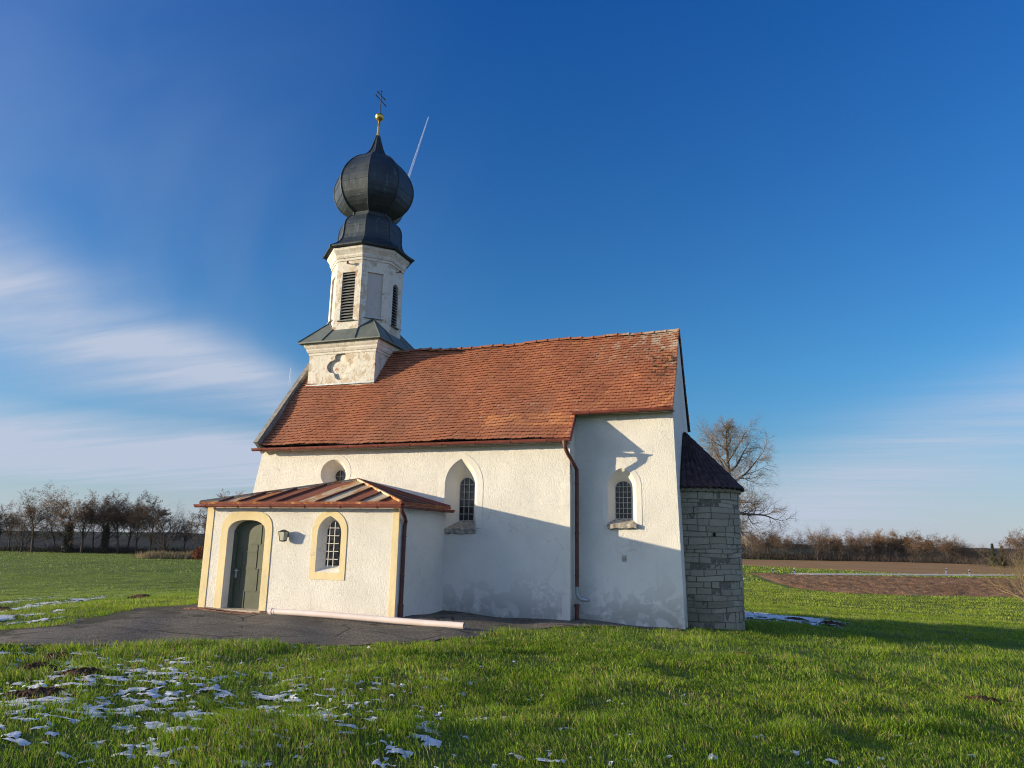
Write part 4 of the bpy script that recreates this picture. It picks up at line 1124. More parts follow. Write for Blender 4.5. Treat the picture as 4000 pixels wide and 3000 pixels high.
# ------------------------------------------------------------------ trees
class Tree:
    def __init__(s, seed): s.r = random.Random(seed); s.seg = []; s.tips = []
    def grow(s, p, d, L, rad, lv, P):
        r = s.r; n = P['seg'][lv]; step = L/n; pts = [(p, rad)]
        d = d.copy()
        for i in range(n):
            d = d+Vector((r.gauss(0, 1), r.gauss(0, 1), r.gauss(0, 1)))*P['wob'][lv]+Vector((0, 0, P['up'][lv]))
            d.normalize(); p = p+d*step; q = (i+1)/n
            rr = rad*(1-q*P['taper'][lv]); s.seg.append((pts[-1][0], p, pts[-1][1], rr, lv)); pts.append((p, rr))
        if lv >= P['max']:
            s.tips.append((p, d)); return
        k = P['kids'][lv]; k = max(1, int(k+r.uniform(-.5, .999)))
        for j in range(k):
            f = P['from'][lv]+(1-P['from'][lv])*((j+r.random())/k); x = f*n; i = min(n-1, int(x)); t = x-i
            b = pts[i][0].lerp(pts[i+1][0], t); br = pts[i][1]*(1-t)+pts[i+1][1]*t
            dd = (pts[i+1][0]-pts[i][0]).normalized(); ang = R(r.gauss(P['ang'][lv], P['ang'][lv]*.22)); az = r.uniform(0, 2*math.pi) if lv else (j*2.4+r.uniform(-.5, .5))
            o = dd.orthogonal().normalized(); o = Matrix.Rotation(az, 3, dd) @ o
            nd = (dd*math.cos(ang)+o*math.sin(ang)).normalized()
            l2 = L*P['len'][lv]*r.uniform(.7, 1.2)*(1-P['shape'][lv]*f)
            s.grow(b, nd, l2, min(br*.8, max(P['rmin'], br*P['rad'][lv])), lv+1, P)
        s.grow(pts[-1][0], d, L*P['len'][lv]*.8, pts[-1][1], lv+1, P)
    def meshes(s, P, name_t, mt, mc, leaf, lsize, lmat, trunklv=1):
        r = s.r
        def tubes(segs, name, n, mats, extra=None):
            V = []; F = []
            A = np.array([list(a)+list(b)+[ra, rb] for a, b, ra, rb, lv in segs]); k = len(A)
            p = A[:, :3]; q = A[:, 3:6]; d = q-p; d /= np.linalg.norm(d, axis=1)[:, None]+1e-9
            ref = np.where(np.abs(d[:, 2:3]) > .9, np.array([[1., 0, 0]]), np.array([[0, 0, 1.]]))
            u = np.cross(d, ref); u /= np.linalg.norm(u, axis=1)[:, None]; v = np.cross(d, u)
            vs = []
            for base, rad in ((p, A[:, 6]), (q, A[:, 7])):
                for i in range(n):
                    a = 2*math.pi*i/n; vs.append(base+(u*math.cos(a)+v*math.sin(a))*rad[:, None])
            verts = np.stack(vs, 1).reshape(-1, 3); o = (np.arange(k)*2*n)[:, None]
            f = np.concatenate([o+np.array([[i, (i+1) % n, n+(i+1) % n, n+i]]) for i in range(n)])
            faces = [f]; nm = len(f)
            mi = np.zeros(nm, np.int32)
            if extra is not None and len(extra):
                ev, ef = extra; faces.append(ef+len(verts)); verts = np.concatenate([verts, ev]); mi = np.concatenate([mi, np.ones(len(ef), np.int32)])
            ob = np_mesh(name, verts, faces, mats); ob.data.polygons.foreach_set('material_index', mi)
            return ob
        th = [x for x in s.seg if x[4] <= trunklv]; tw = [x for x in s.seg if x[4] > trunklv]
        ex = None
        if leaf > 0:
            zs = [t[0].z for t in s.tips]; zt = max(zs); ev = []
            for p, d in s.tips:
                if r.random() < 1.7*leaf*min(1.2, max(.1, (p.z/zt-.35)*2.2)):
                    for _ in range(3):
                        c = p+Vector((r.gauss(0, .08), r.gauss(0, .08), r.gauss(0, .07)))-d*r.uniform(0, .3); a = Vector((r.gauss(0, 1), r.gauss(0, 1), r.gauss(0, 1))).normalized()*lsize*r.uniform(.5, 1.2); b = a.orthogonal().normalized()*lsize*r.uniform(.4, .8)
                        ev += [c-a, c+b, c+a, c-b]
            if ev: ex = (np.array([list(x) for x in ev]), np.arange(len(ev)).reshape(-1, 4))
        return tubes(th, 'trunk', 7, mt), tubes(tw, 'crown', 3, [mc, lmat], ex)

BASE = dict(max=4, seg=[7, 6, 5, 4, 2], wob=[.05, .12, .16, .22, .25], up=[.05, .10, .07, .03, .0], taper=[.75, .7, .65, .6, .6], kids=[11, 8, 7, 6], **{'from': [.38, .2, .15, .1]},
            ang=[44, 42, 45, 48], len=[.78, .60, .55, .55], shape=[.45, .3, .25, .2], rad=[.5, .5, .55, .7], rmin=.024)
def style(**k): d = dict(BASE); d.update(k); return d
STY = {
 'tall': style(ang=[36, 40, 45, 48], up=[.05, .14, .08, .03, 0]),
 'fan': style(kids=[13, 9, 6, 5], ang=[36, 30, 38, 45], **{'from': [.05, .2, .15, .1]}, len=[1.0, .58, .55, .55], up=[.05, .10, .08, .03, 0], shape=[.25, .3, .2, .2]),
 'single': style(kids=[10, 8, 6, 5], **{'from': [.42, .25, .15, .1]}, ang=[52, 45, 45, 48], len=[.72, .60, .55, .55]),
 'oak': style(kids=[12, 8, 7, 5], **{'from': [.26, .2, .15, .1]}, ang=[58, 45, 48, 50], wob=[.08, .18, .22, .25, .25], len=[.95, .60, .55, .52]),
}
PROTO = {}
def proto(key, sty, seed, leaf, H=10.0, mt=m_bark, mc=m_twig, lsize=.075):
    t = Tree(seed); P = STY[sty]
    t.grow(Vector((0, 0, -.3)), Vector((0, 0, 1)), H*.62, H*.021, 0, P)
    a, b = t.meshes(P, key, mt, mc, leaf, lsize, m_leafb)
    zt = max(v.co.z for v in b.data.vertices)
    for o in (a, b): o.data.transform(Matrix.Scale(10/zt, 4))
    PROTO[key] = (a, b)
    for o in (a, b): COL.objects.unlink(o)
proto('tall_a', 'tall', 1, .75); proto('tall_b', 'tall', 2, .35); proto('tall_c', 'tall', 13, 1.0)
proto('fan_a', 'fan', 4, .0); proto('single_a', 'single', 5, .5); proto('single_b', 'single', 6, .9); proto('oak_a', 'oak', 7, .8); proto('oak_b', 'oak', 8, .25)
def ivy_mesh(seed, h, rad):
    r = random.Random(seed); v = []
    for _ in range(1500):
        z = h*r.random()**1.1; a = r.uniform(0, 6.283); q = rad*(1-.45*z/h)*r.uniform(.3, 1.1); c = Vector((math.cos(a)*q, math.sin(a)*q, z))
        d = Vector((r.gauss(0, 1), r.gauss(0, 1), r.gauss(0, 1))).normalized()*r.uniform(.06, .16); b = d.orthogonal().normalized()*d.length
        v += [c-d, c+b, c+d, c-b]
    o = np_mesh('ivy', np.array([list(x) for x in v]), [np.arange(len(v)).reshape(-1, 4)], m_ivy); COL.objects.unlink(o); return o
IVY = ivy_mesh(3, 4.2, .45)
used = set()
def plant(key, x, y, h, rz, wide, label, group, name='bare_tree', ivy=False, cat='tree'):
    t = empty(name, (x, y, Tz(x, y)), rz); t.scale = (h/10*wide, h/10*wide, h/10)
    tag(t, label, cat, group)
    for src in PROTO[key]+((IVY,) if ivy else ()):
        o = src if (src.name not in used) else src.copy()
        used.add(src.name); COL.objects.link(o); o.parent = t
    return t
GL = 'row of trees at the far edge of the left field'
# photo column, distance, crown top row, kind, width, ivy, label
LEFT = [(-150, 150, 1950, 'tall_c', 1.0, 0, 'leafy brown tree at the far left end of the row'),
 (-60, 148, 1985, 'oak_a', .9, 0, 'spreading tree left of the two thin trunks at the edge of the row'),
 (6, 146, 1975, 'single_b', .8, 0, 'thin trunked tree with a small brown crown at the left edge of the row'),
 (48, 150, 1990, 'tall_b', .8, 0, 'low slender bare tree between the edge tree and the forked tree'),
 (94, 142, 1965, 'fan_a', .85, 0, 'many stemmed tree forking from the ground left of the straight single trunk'),
 (137, 140, 1944, 'single_a', 1.0, 0, 'straight single trunked tree with a round brown crown left of the ivied giant'),
 (230, 146, 1962, 'oak_b', .9, 0, 'dark bushy tree leaning on the left of the ivied giant'),
 (270, 138, 1916, 'oak_a', 1.15, 1, 'tallest tree of the row with a brown crown and ivy covered trunk'),
 (329, 136, 1936, 'tall_b', .95, 0, 'open forked bare tree just right of the tallest tree'),
 (374, 142, 1960, 'single_a', .7, 0, 'slim tree behind the forked bare tree'),
 (416, 135, 1934, 'tall_a', 1.05, 1, 'tree with a thick ivy covered trunk in the middle of the row'),
 (470, 134, 1936, 'tall_c', .9, 0, 'straight brown topped tree right of the thick ivied trunk'),
 (503, 137, 1945, 'tall_b', .85, 0, 'grey upright tree between two brown topped trees'),
 (538, 133, 1941, 'tall_a', .85, 0, 'narrow tree with a few brown leaves near the middle of the row'),
 (592, 131, 1936, 'single_b', .95, 0, 'dark trunked tree with a dense russet crown left of the wide bare fan'),
 (652, 129, 1952, 'fan_a', 1.45, 0, 'wide fan shaped leafless tree near the right end of the row'),
 (722, 131, 2010, 'tall_b', .9, 0, 'short thin bare tree in front of the wide fan tree'),
 (800, 124, 1965, 'oak_a', .9, 0, 'brown leaved tree half hidden by the porch corner'),
 (862, 126, 1925, 'tall_a', 1.0, 0, 'tree whose thin crown shows above the porch roof corner'),
 (930, 128, 1932, 'tall_b', 1.0, 0, 'bare tree whose tip shows above the porch roof beside the nave wall')]
for i, (u, d, top, key, wd, iv, lab) in enumerate(LEFT):
    x, y = at(u, d); z = Tz(x, y); hz = 2104+(u-2000)*.0177
    h = 1.762+(hz-top)/FPX*d*1.02-z
    plant(key, x, y, h, rnd.uniform(0, 6.28), wd*1.3, lab, GL, ivy=bool(iv))
GR = 'trees of the wood edge beyond the brown field'
prof_top = [(2860, 2062), (2920, 2060), (2960, 2075), (3010, 2068), (3060, 2078), (3110, 2062), (3190, 2058), (3230, 2090), (3260, 2094), (3310, 2074), (3350, 2078), (3400, 2082), (3440, 2085), (3480, 2072), (3520, 2082), (3560, 2088), (3600, 2096), (3640, 2098), (3700, 2092), (3730, 2096), (3760, 2118), (3800, 2126), (3830, 2128)]
keysR = ['tall_b', 'oak_b', 'fan_a', 'tall_b', 'oak_b', 'oak_b', 'fan_a', 'oak_a', 'tall_a', 'oak_b', 'oak_a', 'oak_b', 'tall_b', 'oak_a', 'tall_c', 'oak_a', 'oak_b', 'oak_a', 'tall_a', 'oak_b', 'oak_b', 'fan_a', 'oak_b']
ORD = ['first', 'second', 'third', 'fourth', 'fifth', 'sixth', 'seventh', 'eighth', 'ninth', 'tenth', 'eleventh', 'twelfth', 'thirteenth', 'fourteenth', 'fifteenth', 'sixteenth', 'seventeenth', 'eighteenth', 'nineteenth', 'twentieth', 'twenty-first', 'twenty-second', 'twenty-third', 'twenty-fourth']
LOOK = {'tall_b': 'tall thin bare tree', 'tall_a': 'tall tree with some brown leaves', 'tall_c': 'brown leaved upright tree', 'oak_a': 'broad tree with rusty leaves', 'oak_b': 'broad grey leafless tree', 'fan_a': 'many stemmed bare tree'}
for i, (u, top) in enumerate(prof_top):
    for q in (0, 1):
        d = 168+rnd.uniform(0, 10)+q*16+max(0, (u-3000))*.012; uu = u+(22 if q else 0)+rnd.uniform(-5, 5)
        x, y = at(uu, d); z = Tz(x, y); h = 1.762+(2104+(u-2000)*.0177-top-(0 if not q else -8))/FPX*d-z
        k = keysR[i] if not q else keysR[(i*5+3) % len(keysR)]
        row = 'front' if not q else 'rear'
        plant(k, x, y, h*(rnd.uniform(.94, 1.18) if not q else rnd.uniform(.80, .98)), rnd.uniform(0, 6.28), 1.4 if k[0] != 't' else 1.6, f'{LOOK[k]}, {ORD[i]} from the apse in the {row} wood row', GR)
for u, top, k, lab in ((3965, 2072, 'oak_a', 'rounded brown tree behind the pruned fruit tree at the right edge'), (4010, 2088, 'oak_a', 'brown tree cut by the right edge of the picture behind the fruit tree'), (4060, 2080, 'oak_b', 'grey tree just beyond the right edge behind the fruit tree')):
    x, y = at(u, 150); z = Tz(x, y); plant(k, x, y, 1.762+(2104+(u-2000)*.0177-top)/FPX*150-z, rnd.uniform(0, 6), 1.2, lab, GR)
def conifer(u, top, d, label):
    x, y = at(u, d); z = Tz(x, y); h = 1.762+(2104+(u-2000)*.0177-top)/FPX*d-z
    t = empty('conifer', (x, y, z)); tag(t, label, 'tree', 'dark conifers behind the fruit tree')
    m_ = MB(); m_.tube([(0, 0, -.2), (0, 0, h*.97)], [.12, .02], 6); m_.build('trunk', m_bark, t)
    r = random.Random(u); v = []
    for _ in range(1500):
        q = r.random(); zz = h*(.08+.92*q); rr = (1-q)*h*.2*r.uniform(.2, 1.1)*(1+.3*math.sin(zz*5)); a = r.uniform(0, 6.28)
        c = Vector((math.cos(a)*rr, math.sin(a)*rr, zz)); o = Vector((math.cos(a), math.sin(a), -.35))*r.uniform(.15, .4); s = Vector((-math.sin(a), math.cos(a), 0))*r.uniform(.05, .12)
        v += [c-o*.5, c+s, c+o, c-s]
    np_mesh('crown', np.array([list(p) for p in v]), [np.arange(len(v)).reshape(-1, 4)], m_conif, t)
conifer(3876, 2126, 152, 'narrow dark conifer showing left of the fruit tree trunk')
conifer(3912, 2134, 154, 'smaller dark conifer between the narrow one and the brown tree')

# great bare willow behind the apse
def willow():
    """a wide round crown: limbs leave the leader at every height and end on a ball-shaped outline"""
    P = style(max=4, seg=[6, 8, 6, 5, 3], wob=[.04, .13, .20, .24, .22], up=[.02, .03, .04, .02, -.01], kids=[0, 10, 8, 7], **{'from': [.3, .22, .15, .15]}, ang=[60, 50, 50, 46], len=[1, .52, .62, .70], shape=[0, .30, .2, .1], rad=[.55, .5, .5, .6], rmin=.0085)
    x, y = at(2858, 46); z = Tz(x, y); zc = 1.762+(2117-1886)/FPX*46-z; RC = 3.75
    t = Tree(25); r = t.r; top = zc+RC*.80; pts = [Vector((.06*math.sin(k*1.3), .05*math.cos(k*1.7), -.3+(top+.3)*k/9)) for k in range(10)]
    for k in range(9): t.seg.append((pts[k], pts[k+1], .30*(1-k/10.5), .30*(1-(k+1)/10.5), 0))
    n = 22
    for i in range(n):
        f = i/(n-1); z0 = zc-RC*.95+f*(RC*1.72); az = i*2.399+.4; el = R(-2+58*f+r.uniform(-8, 8))
        d = Vector((math.cos(az)*math.cos(el), math.sin(az)*math.cos(el), math.sin(el))); p = Vector((0, 0, z0)); q = p-Vector((0, 0, zc))
        bq = q.dot(d); L = -bq+math.sqrt(max(.3, bq*bq-q.dot(q)+RC*RC))
        t.grow(p, d, L*r.uniform(.72, .86)*(1-.14*f), .115*(1-.62*f), 1, P)
    a, b = t.meshes(P, 'w', m_barkw, m_twigw, 0, .1, m_leafb)
    e = empty('bare_willow', (x, y, z), R(20)); tag(e, 'large leafless tree with sweeping pale branches behind the apse', 'tree')
    a.parent = e; b.parent = e
willow()
def fruit_tree():
    P = style(max=3, seg=[3, 6, 5, 3], wob=[.05, .12, .2, .25], up=[.0, .06, .10, .05], kids=[16, 8, 5], **{'from': [.7, .35, .2]}, ang=[42, 45, 50], len=[1.45, .5, .5], shape=[.0, .3, .2], rad=[.42, .5, .6], rmin=.015)
    t = Tree(31); t.grow(Vector((0, 0, -.2)), Vector((.03, 0, 1)), 1.25, .125, 0, P)
    a, b = t.meshes(P, 'f', m_fruit, m_fruit, 0, .1, m_leafb)
    zt = max(v.co.z for v in b.data.vertices); x, y = at(3978, 42); z = Tz(x, y)
    for o in (a, b): o.data.transform(Matrix.Scale(3.9/zt, 4))
    e = empty('fruit_tree', (x, y, z), .6); tag(e, 'small pruned fruit tree with knotty lichen covered branches at the right edge', 'tree')
    a.parent = e; b.parent = e
fruit_tree()
def twiggy(name, spots, mat, kind_label, hmin, hmax, n, wid, lean=.35, seed=1):
    r = np.random.default_rng(seed); V = []; S = np.array(spots)
    i = r.integers(0, len(S)-1, n); t = r.random(n)[:, None]
    p = S[i]*(1-t)+S[i+1]*t; p = p+r.normal(0, wid, (n, 2)); z = T(p[:, 0], p[:, 1])
    h = r.uniform(hmin, hmax, n)*(.6+.8*vnoise(p[:, 0]*.25, p[:, 1]*.25, seed)); dx = r.normal(0, lean, n)*h; dy = r.normal(0, lean, n)*h
    z0 = z+h*r.random(n)*.4; w_ = r.uniform(.012, .035, n); a = r.uniform(0, 6.28, n)
    v = np.stack([np.stack([p[:, 0]-np.cos(a)*w_, p[:, 1]-np.sin(a)*w_, z0], 1), np.stack([p[:, 0]+np.cos(a)*w_, p[:, 1]+np.sin(a)*w_, z0], 1), np.stack([p[:, 0]+dx, p[:, 1]+dy, z0+h*.8], 1)], 1).reshape(-1, 3)
    o = np_mesh(name, v, [np.arange(3*n).reshape(-1, 3)], mat); tag(o, kind_label[0], kind_label[1], None, 'stuff'); return o
twiggy('undergrowth', [at(u, d) for u, d in ((-150, 150), (100, 147), (270, 141), (420, 138), (560, 136), (700, 133), (950, 128))], m_scrub, ('low bare scrub under the tree row at the left field edge', 'undergrowth'), .4, 1.4, 8000, 1.2, .35, 2)
twiggy('undergrowth', [at(u, d) for u, d in ((2840, 172), (3100, 174), (3400, 178), (3700, 180), (3860, 178), (4080, 158))], m_scrub, ('dense grey scrub filling the foot of the wood', 'undergrowth'), 1.0, 1.9, 26000, 3.2, .4, 3)
twiggy('dry_reeds', [at(u, d) for u, d in ((585, 112), (680, 111), (820, 110))], m_reed, ('straw coloured dry reeds at the left field edge', 'reeds'), .3, .9, 6000, 1.0, .15, 4)
def bush(u, d, h, label):
    x, y = at(u, d); r = random.Random(5); v = []
    for _ in range(1100):
        a = r.uniform(0, 6.28); q = h*.55*math.sqrt(r.random()); zz = h*r.random()*math.sqrt(max(0, 1-(q/(h*.6))**2)); c = Vector((math.cos(a)*q, math.sin(a)*q, zz))
        d_ = Vector((r.gauss(0, 1), r.gauss(0, 1), r.gauss(0, 1))).normalized()*r.uniform(.05, .12); b = d_.orthogonal().normalized()*d_.length
        v += [c-d_, c+b, c+d_, c-b]
    t = empty('bush', (x, y, Tz(x, y))); tag(t, label, 'bush')
    np_mesh('foliage', np.array([list(p) for p in v]), [np.arange(len(v)).reshape(-1, 4)], simple('rust_orange_leaves', (.26, .09, .035), .9, 0, .4, 2), t)
    s = MB(); 
    for k in range(9): a = k*.7; s.tube([(0, 0, -.1), (math.cos(a)*h*.25, math.sin(a)*h*.25, h*.6)], [.03, .01], 5)
    s.build('stems', m_bark, t)
bush(790, 108, 1.7, 'rust orange bush at the field edge beside the porch corner')

# ------------------------------------------------------------------ snow lying in the grass
APSE_C = (AX, AY)
def blocked(x, y, grow=0.0):
    """footprint of the chapel and the paved places"""
    b = (x > W-.35-grow) & (x < J+grow) & (y > YN-grow) & (y < 2*YR-YN+grow)
    b |= (x > J-.2) & (x < .08+grow) & (y > -grow) & (y < YB+grow)
    b |= (x > PW-grow) & (x < PE+grow) & (y > YP-grow) & (y < YN+.1)
    b |= np.hypot(x-AX, y-AY) < AR+grow
    return b
def snowfield(x, y):
    n = fbm(x*6.2, y*10.5, 21, 5, .66)
    c = np.hypot((x+7.0)/4.8, (y+11.0)/3.0)
    wA = np.exp(-c**2)*.215+.10*np.exp(-np.hypot((x+3.2)/3.0, (y+12.0)/2.2)**2)+.045*np.exp(-np.hypot((x-2)/6, (y+11)/3.)**2)
    # wheel-track strips in the field on the left
    def strip(a, b, wd):
        ax_, ay_ = a; bx_, by_ = b; dx, dy = bx_-ax_, by_-ay_; L2 = dx*dx+dy*dy; t = np.clip(((x-ax_)*dx+(y-ay_)*dy)/L2, 0, 1)
        return np.exp(-(np.hypot(x-ax_-t*dx, y-ay_-t*dy)/wd)**2)*(1-.6*t)
    wB = .40*strip((-14.6, -6.2), (-20.2, 3.2), .40)+.30*strip((-18.2, -3.6), (-23.5, 3.6), .55)+.32*strip((-13.0, -6.9), (-14.3, -3.2), .30)+.26*strip((-12.3, -6.7), (-12.1, -4.6), .22)+.30*np.exp(-np.hypot((x+15.4)/1.8, (y+6.4)/.9)**2)
    # frost left in the shade north-east of the apse
    u = (x-1.0)*.857+(y-8.3)*.514; v = -(x-1.0)*.514+(y-8.3)*.857
    wC = .62*np.exp(-(np.clip(u-1.2, 0, 99)/1.5)**2-(np.clip(-u, 0, 99)/2.5)**2-(v/2.6)**2)+.07*np.exp(-(np.hypot((u-8)/6, v/3))**2)
    return n+wA*.90+wB*1.25+wC-.715
def build_snow():
    VV = []; FF = []; base = 0
    for x0, x1, y0, y1, c in ((-14, 5, -15.5, -6.5, .036), (-27, -11, -9, 5, .07), (-1, 16, 3.5, 15, .08)):
        xs = np.arange(x0, x1, c); ys = np.arange(y0, y1, c); X, Y = np.meshgrid(xs, ys)
        s = snowfield(X, Y); h = np.clip(s*.55-.002, -.03, .020)
        Z = T(X, Y)+h+.028*(fbm(X*7, Y*7, 77, 3)-.5)*sstep(s, .0, .05)
        ok = (s > -.03) & ~blocked(X, Y, .1) & ~inpoly(X, Y, PATH)
        k = ok[:-1, :-1] & ok[1:, :-1] & ok[:-1, 1:] & ok[1:, 1:]
        Jj, Ii = np.nonzero(k); a = Jj*len(xs)+Ii; f = np.stack([a, a+1, a+len(xs)+1, a+len(xs)], 1)
        VV.append(np.stack([X, Y, Z+.002], -1).reshape(-1, 3)); FF.append(f+base); base += X.size
    V = np.concatenate(VV); F = np.concatenate(FF); u = np.unique(F); mp = np.full(len(V), -1); mp[u] = np.arange(len(u))
    tag(np_mesh('snow', V[u], [mp[F]], m_snow, smooth=True), 'thin patches of crusted snow left in the meadow grass', 'snow', None, 'stuff')
build_snow()

# ------------------------------------------------------------------ grass
def build_grass():
    r = np.random.default_rng(12)
    V5 = []; V3 = []; C5 = []; C3 = []
    head = math.atan2(_f.y, _f.x)
    def ring(d0, d1, dens, hgt, wid, five):
        half = R(44); area = half*(d1*d1-d0*d0); n = int(area*dens)
        d = np.sqrt(r.uniform(d0*d0, d1*d1, n)); a = head+r.uniform(-half, half, n)
        x = CAM.x+np.cos(a)*d; y = CAM.y+np.sin(a)*d
        jx = (fbm(x*1.7, y*1.7, 51, 3)-.5)*1.0; jy = (fbm(x*1.7, y*1.7, 57, 3)-.5)*1.0
        ok = ~blocked(x, y, .14) & ~inpoly(x+jx, y+jy, PATH) & ~inpoly(x, y, PLOUGH) & ~inpoly(x, y, FARF)
        ok &= ~((np.abs(x) < 200) & (y > 60) & inpoly(x, y, [(a_-1.2, b_+1.5) for a_, b_ in RD]+[(a_+1.2, b_-1.5) for a_, b_ in RD[::-1]]))
        s = snowfield(x, y) if d0 < 40 else np.full(n, -1.)
        ok &= ~((s > 0.0) & (r.random(n) < np.clip(.25+s*8, 0, .93)))
        for q in MOLES: ok &= np.hypot((x-q[0])/1.2, y-q[1]) > q[2]*.85
        x = x[ok]; y = y[ok]; d = d[ok]; n = len(x)
        big = fbm(x*.55, y*.55, 61, 3); clump = vnoise(x*3.1, y*3.1, 63); fine = vnoise(x*9, y*9, 64)
        near = np.clip((d-5)/14, 0, 1)
        h = hgt*(.50+.65*clump+.45*big)*r.uniform(.55, 1.25, n)
        tus = sstep(vnoise(x*.9, y*.9, 83)*.6+vnoise(x*2.7, y*2.7, 84)*.4, .52, .80); h *= .82+.75*tus
        thin = sstep(fbm(x*1.6, y*1.6, 87, 3), .60, .70)*(r.random(n) < .7)*(d < 24)   # worn gaps in the sward
        h *= 1-.75*thin
        # short trodden growth by the path and field, longer tufts against the walls
        fieldL = sstep(x, -13, -22)
        h *= 1-.35*fieldL*(d > 16)
        z = T(x, y)-.01
        ph = vnoise(x*1.3, y*1.3, 71)*6.28*1.5; lean = r.normal(.42, .28, n)*h*(.6+.8*clump)
        la = ph*.6+r.normal(0, .9, n)+.5; lx = np.cos(la)*lean; ly = np.sin(la)*lean
        yaw = r.uniform(0, 6.283, n); wd = wid*r.uniform(.6, 1.3, n)
        bx = np.cos(yaw)*wd/2; by = np.sin(yaw)*wd/2
        t = np.clip(r.normal(.5, .22, n)+(big-.5)*.9, 0, 1)[:, None]
        c = np.array([[.070, .145, .012]])*(1-t)+np.array([[.27, .40, .030]])*t
        dry = (r.random(n) < .10+.12*(big > .56))[:, None]
        dry |= ((r.random(n) < .35)[:, None] & (thin > .3)[:, None])
        c = np.where(dry, np.array([[.34, .28, .12]])*(.6+.6*r.random((n, 1))), c)
        # the sown field beyond the path on the left is an olive green
        c = c*(1-fieldL[:, None]*.75)+(np.array([[.19, .26, .06]])*(.75+.5*t)+np.where(dry, .10, 0))*fieldL[:, None]*.75
        # fresh green strip of winter crop beyond the road and right of the church
        fr = (sstep(x, -6, 2)*sstep(y, 12, 34))[:, None]
        c = c*(1-fr*.7)+np.array([[.27, .33, .04]])*(.7+.6*t)*fr*.7
        c = np.concatenate([c, np.ones((n, 1))], 1)
        long_ = r.random(n) < .16                        # longer arching blades fallen over the sward
        h = np.where(long_, h*1.25, h); lean = np.where(long_, lean*1.9+.03, lean); lx = np.cos(la)*lean; ly = np.sin(la)*lean
        c[:, :3] *= np.where(long_, 1.18, 1.0)[:, None]
        P0 = np.stack([x-bx, y-by, z], 1); P1 = np.stack([x+bx, y+by, z], 1)
        if five:
            def lv(q, f, hf): return np.stack([x-bx*f+lx*q, y-by*f+ly*q, z+h*hf], 1), np.stack([x+bx*f+lx*q, y+by*f+ly*q, z+h*hf], 1)
            P2, P3 = lv(.16, .95, .50); P5, P6 = lv(.52, .7, .86)
            tip = h*np.where(long_, .80, .98)
            P4 = np.stack([x+lx, y+ly, z+tip], 1)
            V5.append(np.stack([P0, P1, P2, P3, P5, P6, P4], 1))
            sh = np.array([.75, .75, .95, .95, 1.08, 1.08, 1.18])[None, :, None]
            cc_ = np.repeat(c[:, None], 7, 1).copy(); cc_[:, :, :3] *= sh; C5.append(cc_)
        else:
            P4 = np.stack([x+lx*.8, y+ly*.8, z+h], 1); V3.append(np.stack([P0, P1, P4], 1)); C3.append(np.repeat(c[:, None], 3, 1))
    ring(3.2, 6, 2000, .074, .0058, True)
    ring(6, 9.5, 2000, .074, .0062, True)
    ring(9.5, 14, 1300, .076, .0085, True)
    ring(14, 22, 620, .08, .014, False)
    ring(22, 40, 330, .07, .018, False)
    ring(40, 72, 80, .08, .034, False)
    ring(72, 165, 8, .11, .11, False)
    v5 = np.concatenate(V5); v3 = np.concatenate(V3); n5 = len(v5); n3 = len(v3)
    verts = np.concatenate([v5.reshape(-1, 3), v3.reshape(-1, 3)]); col = np.concatenate([np.concatenate(C5).reshape(-1, 4), np.concatenate(C3).reshape(-1, 4)])
    o = np.arange(n5)[:, None]*7
    quads = np.concatenate([o+np.array([[0, 1, 3, 2]]), o+np.array([[2, 3, 5, 4]])]); t5 = o+np.array([[4, 5, 6]]); t3 = n5*7+np.arange(n3*3).reshape(-1, 3)
    print('grass blades', n5, n3)
    tag(np_mesh('grass', verts, [quads, np.concatenate([t5, t3])], m_grass, attrs=[('tintcol', 'POINT', 'FLOAT_COLOR', col)]), 'short meadow grass with dry blades around the chapel', 'grass', None, 'stuff')
build_grass()

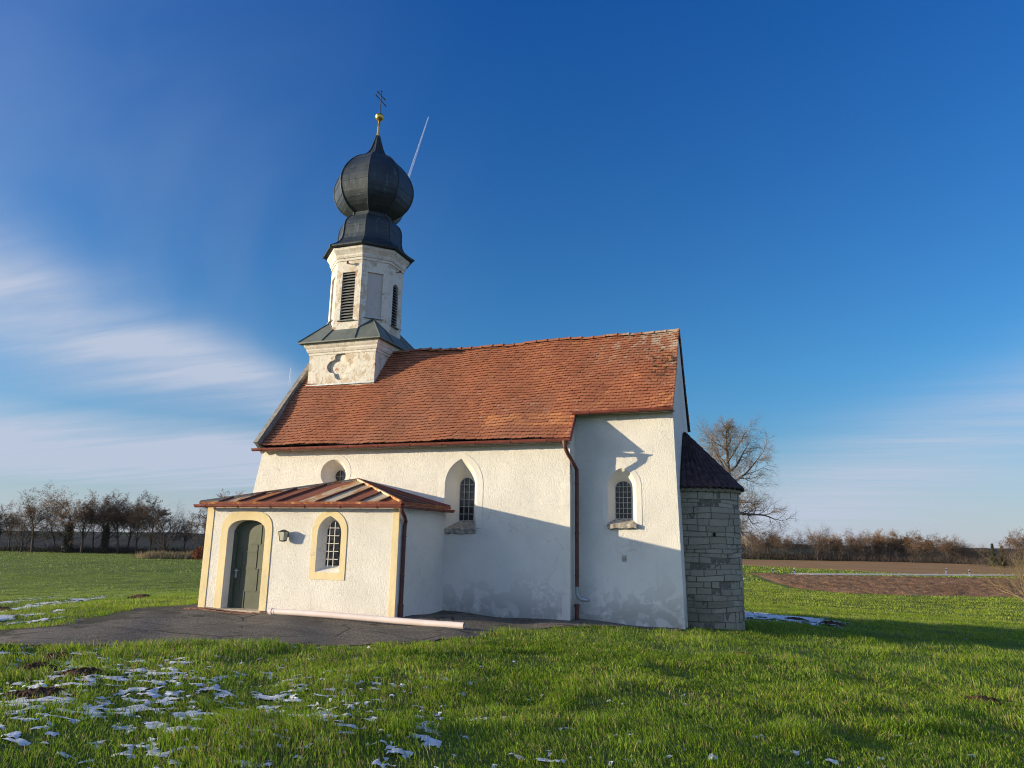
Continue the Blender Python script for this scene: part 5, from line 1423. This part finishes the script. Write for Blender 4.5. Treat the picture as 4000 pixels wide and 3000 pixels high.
# ------------------------------------------------------------------ contrails
def contrail(p, q, gap, wd, dist, fade, dens, label):
    a = CAM+raydir(*p)*dist; b = CAM+raydir(*q)*dist; d = (b-a); n = d.cross(a-CAM).normalized(); L = d.length; d.normalize()
    m_ = bpy.data.materials.new('ice_vapour'); m_.use_nodes = True; nt = m_.node_tree; N = nt.nodes; N.remove(N['Principled BSDF'])
    df = N.new('ShaderNodeBsdfDiffuse'); df.inputs[0].default_value = (.9, .92, .95, 1); tr = N.new('ShaderNodeBsdfTransparent'); mx = N.new('ShaderNodeMixShader')
    at_ = N.new('ShaderNodeAttribute'); at_.attribute_name = 'tint'
    nt.links.new(at_.outputs['Fac'], mx.inputs[0]); nt.links.new(tr.outputs[0], mx.inputs[1]); nt.links.new(df.outputs[0], mx.inputs[2]); nt.links.new(mx.outputs[0], N['Material Output'].inputs[0])
    mb = MB()
    for s in ((-1, 1) if gap else (0,)):
        K = 24; prev = None
        for i in range(K+1):
            t = i/K; c = a+d*L*t+n*s*gap*(.25+.75*t); w_ = wd*(.3+.7*t)
            ring = [mb.vert(c+(n*math.cos(2*math.pi*k/6)+d.cross(n)*math.sin(2*math.pi*k/6))*w_) for k in range(6)]
            if prev:
                for k in range(6): mb.face((prev[k], prev[(k+1) % 6], ring[(k+1) % 6], ring[k]), 0, dens*(1-t*fade))
            prev = ring
    tag(mb.build('contrail', m_, None, tint=True), label, 'contrail')
contrail((1674, 456), (1560, 800), 3.6, 2.2, 3000, .45, .30, 'thin double white contrail running down behind the onion dome')
contrail((1136, 1436), (1131, 1510), 0, 5, 3000, .8, .30, 'short faint contrail low in the sky left of the tower')

# ------------------------------------------------------------------ winter air
def haze():
    m_ = bpy.data.materials.new('winter_haze'); m_.use_nodes = True; nt = m_.node_tree; N = nt.nodes; N.remove(N['Principled BSDF'])
    v = N.new('ShaderNodeVolumePrincipled'); v.inputs['Color'].default_value = (.80, .88, 1, 1); v.inputs['Density'].default_value = .000025; v.inputs['Anisotropy'].default_value = .1
    nt.links.new(v.outputs[0], N['Material Output'].inputs['Volume'])
    mb = MB(); mb.box(-3700, 3700, -90, 2700, -75, 19); tag(mb.build('haze', m_), 'thin pale haze over the far fields and hills', 'haze', None, 'stuff')
haze()
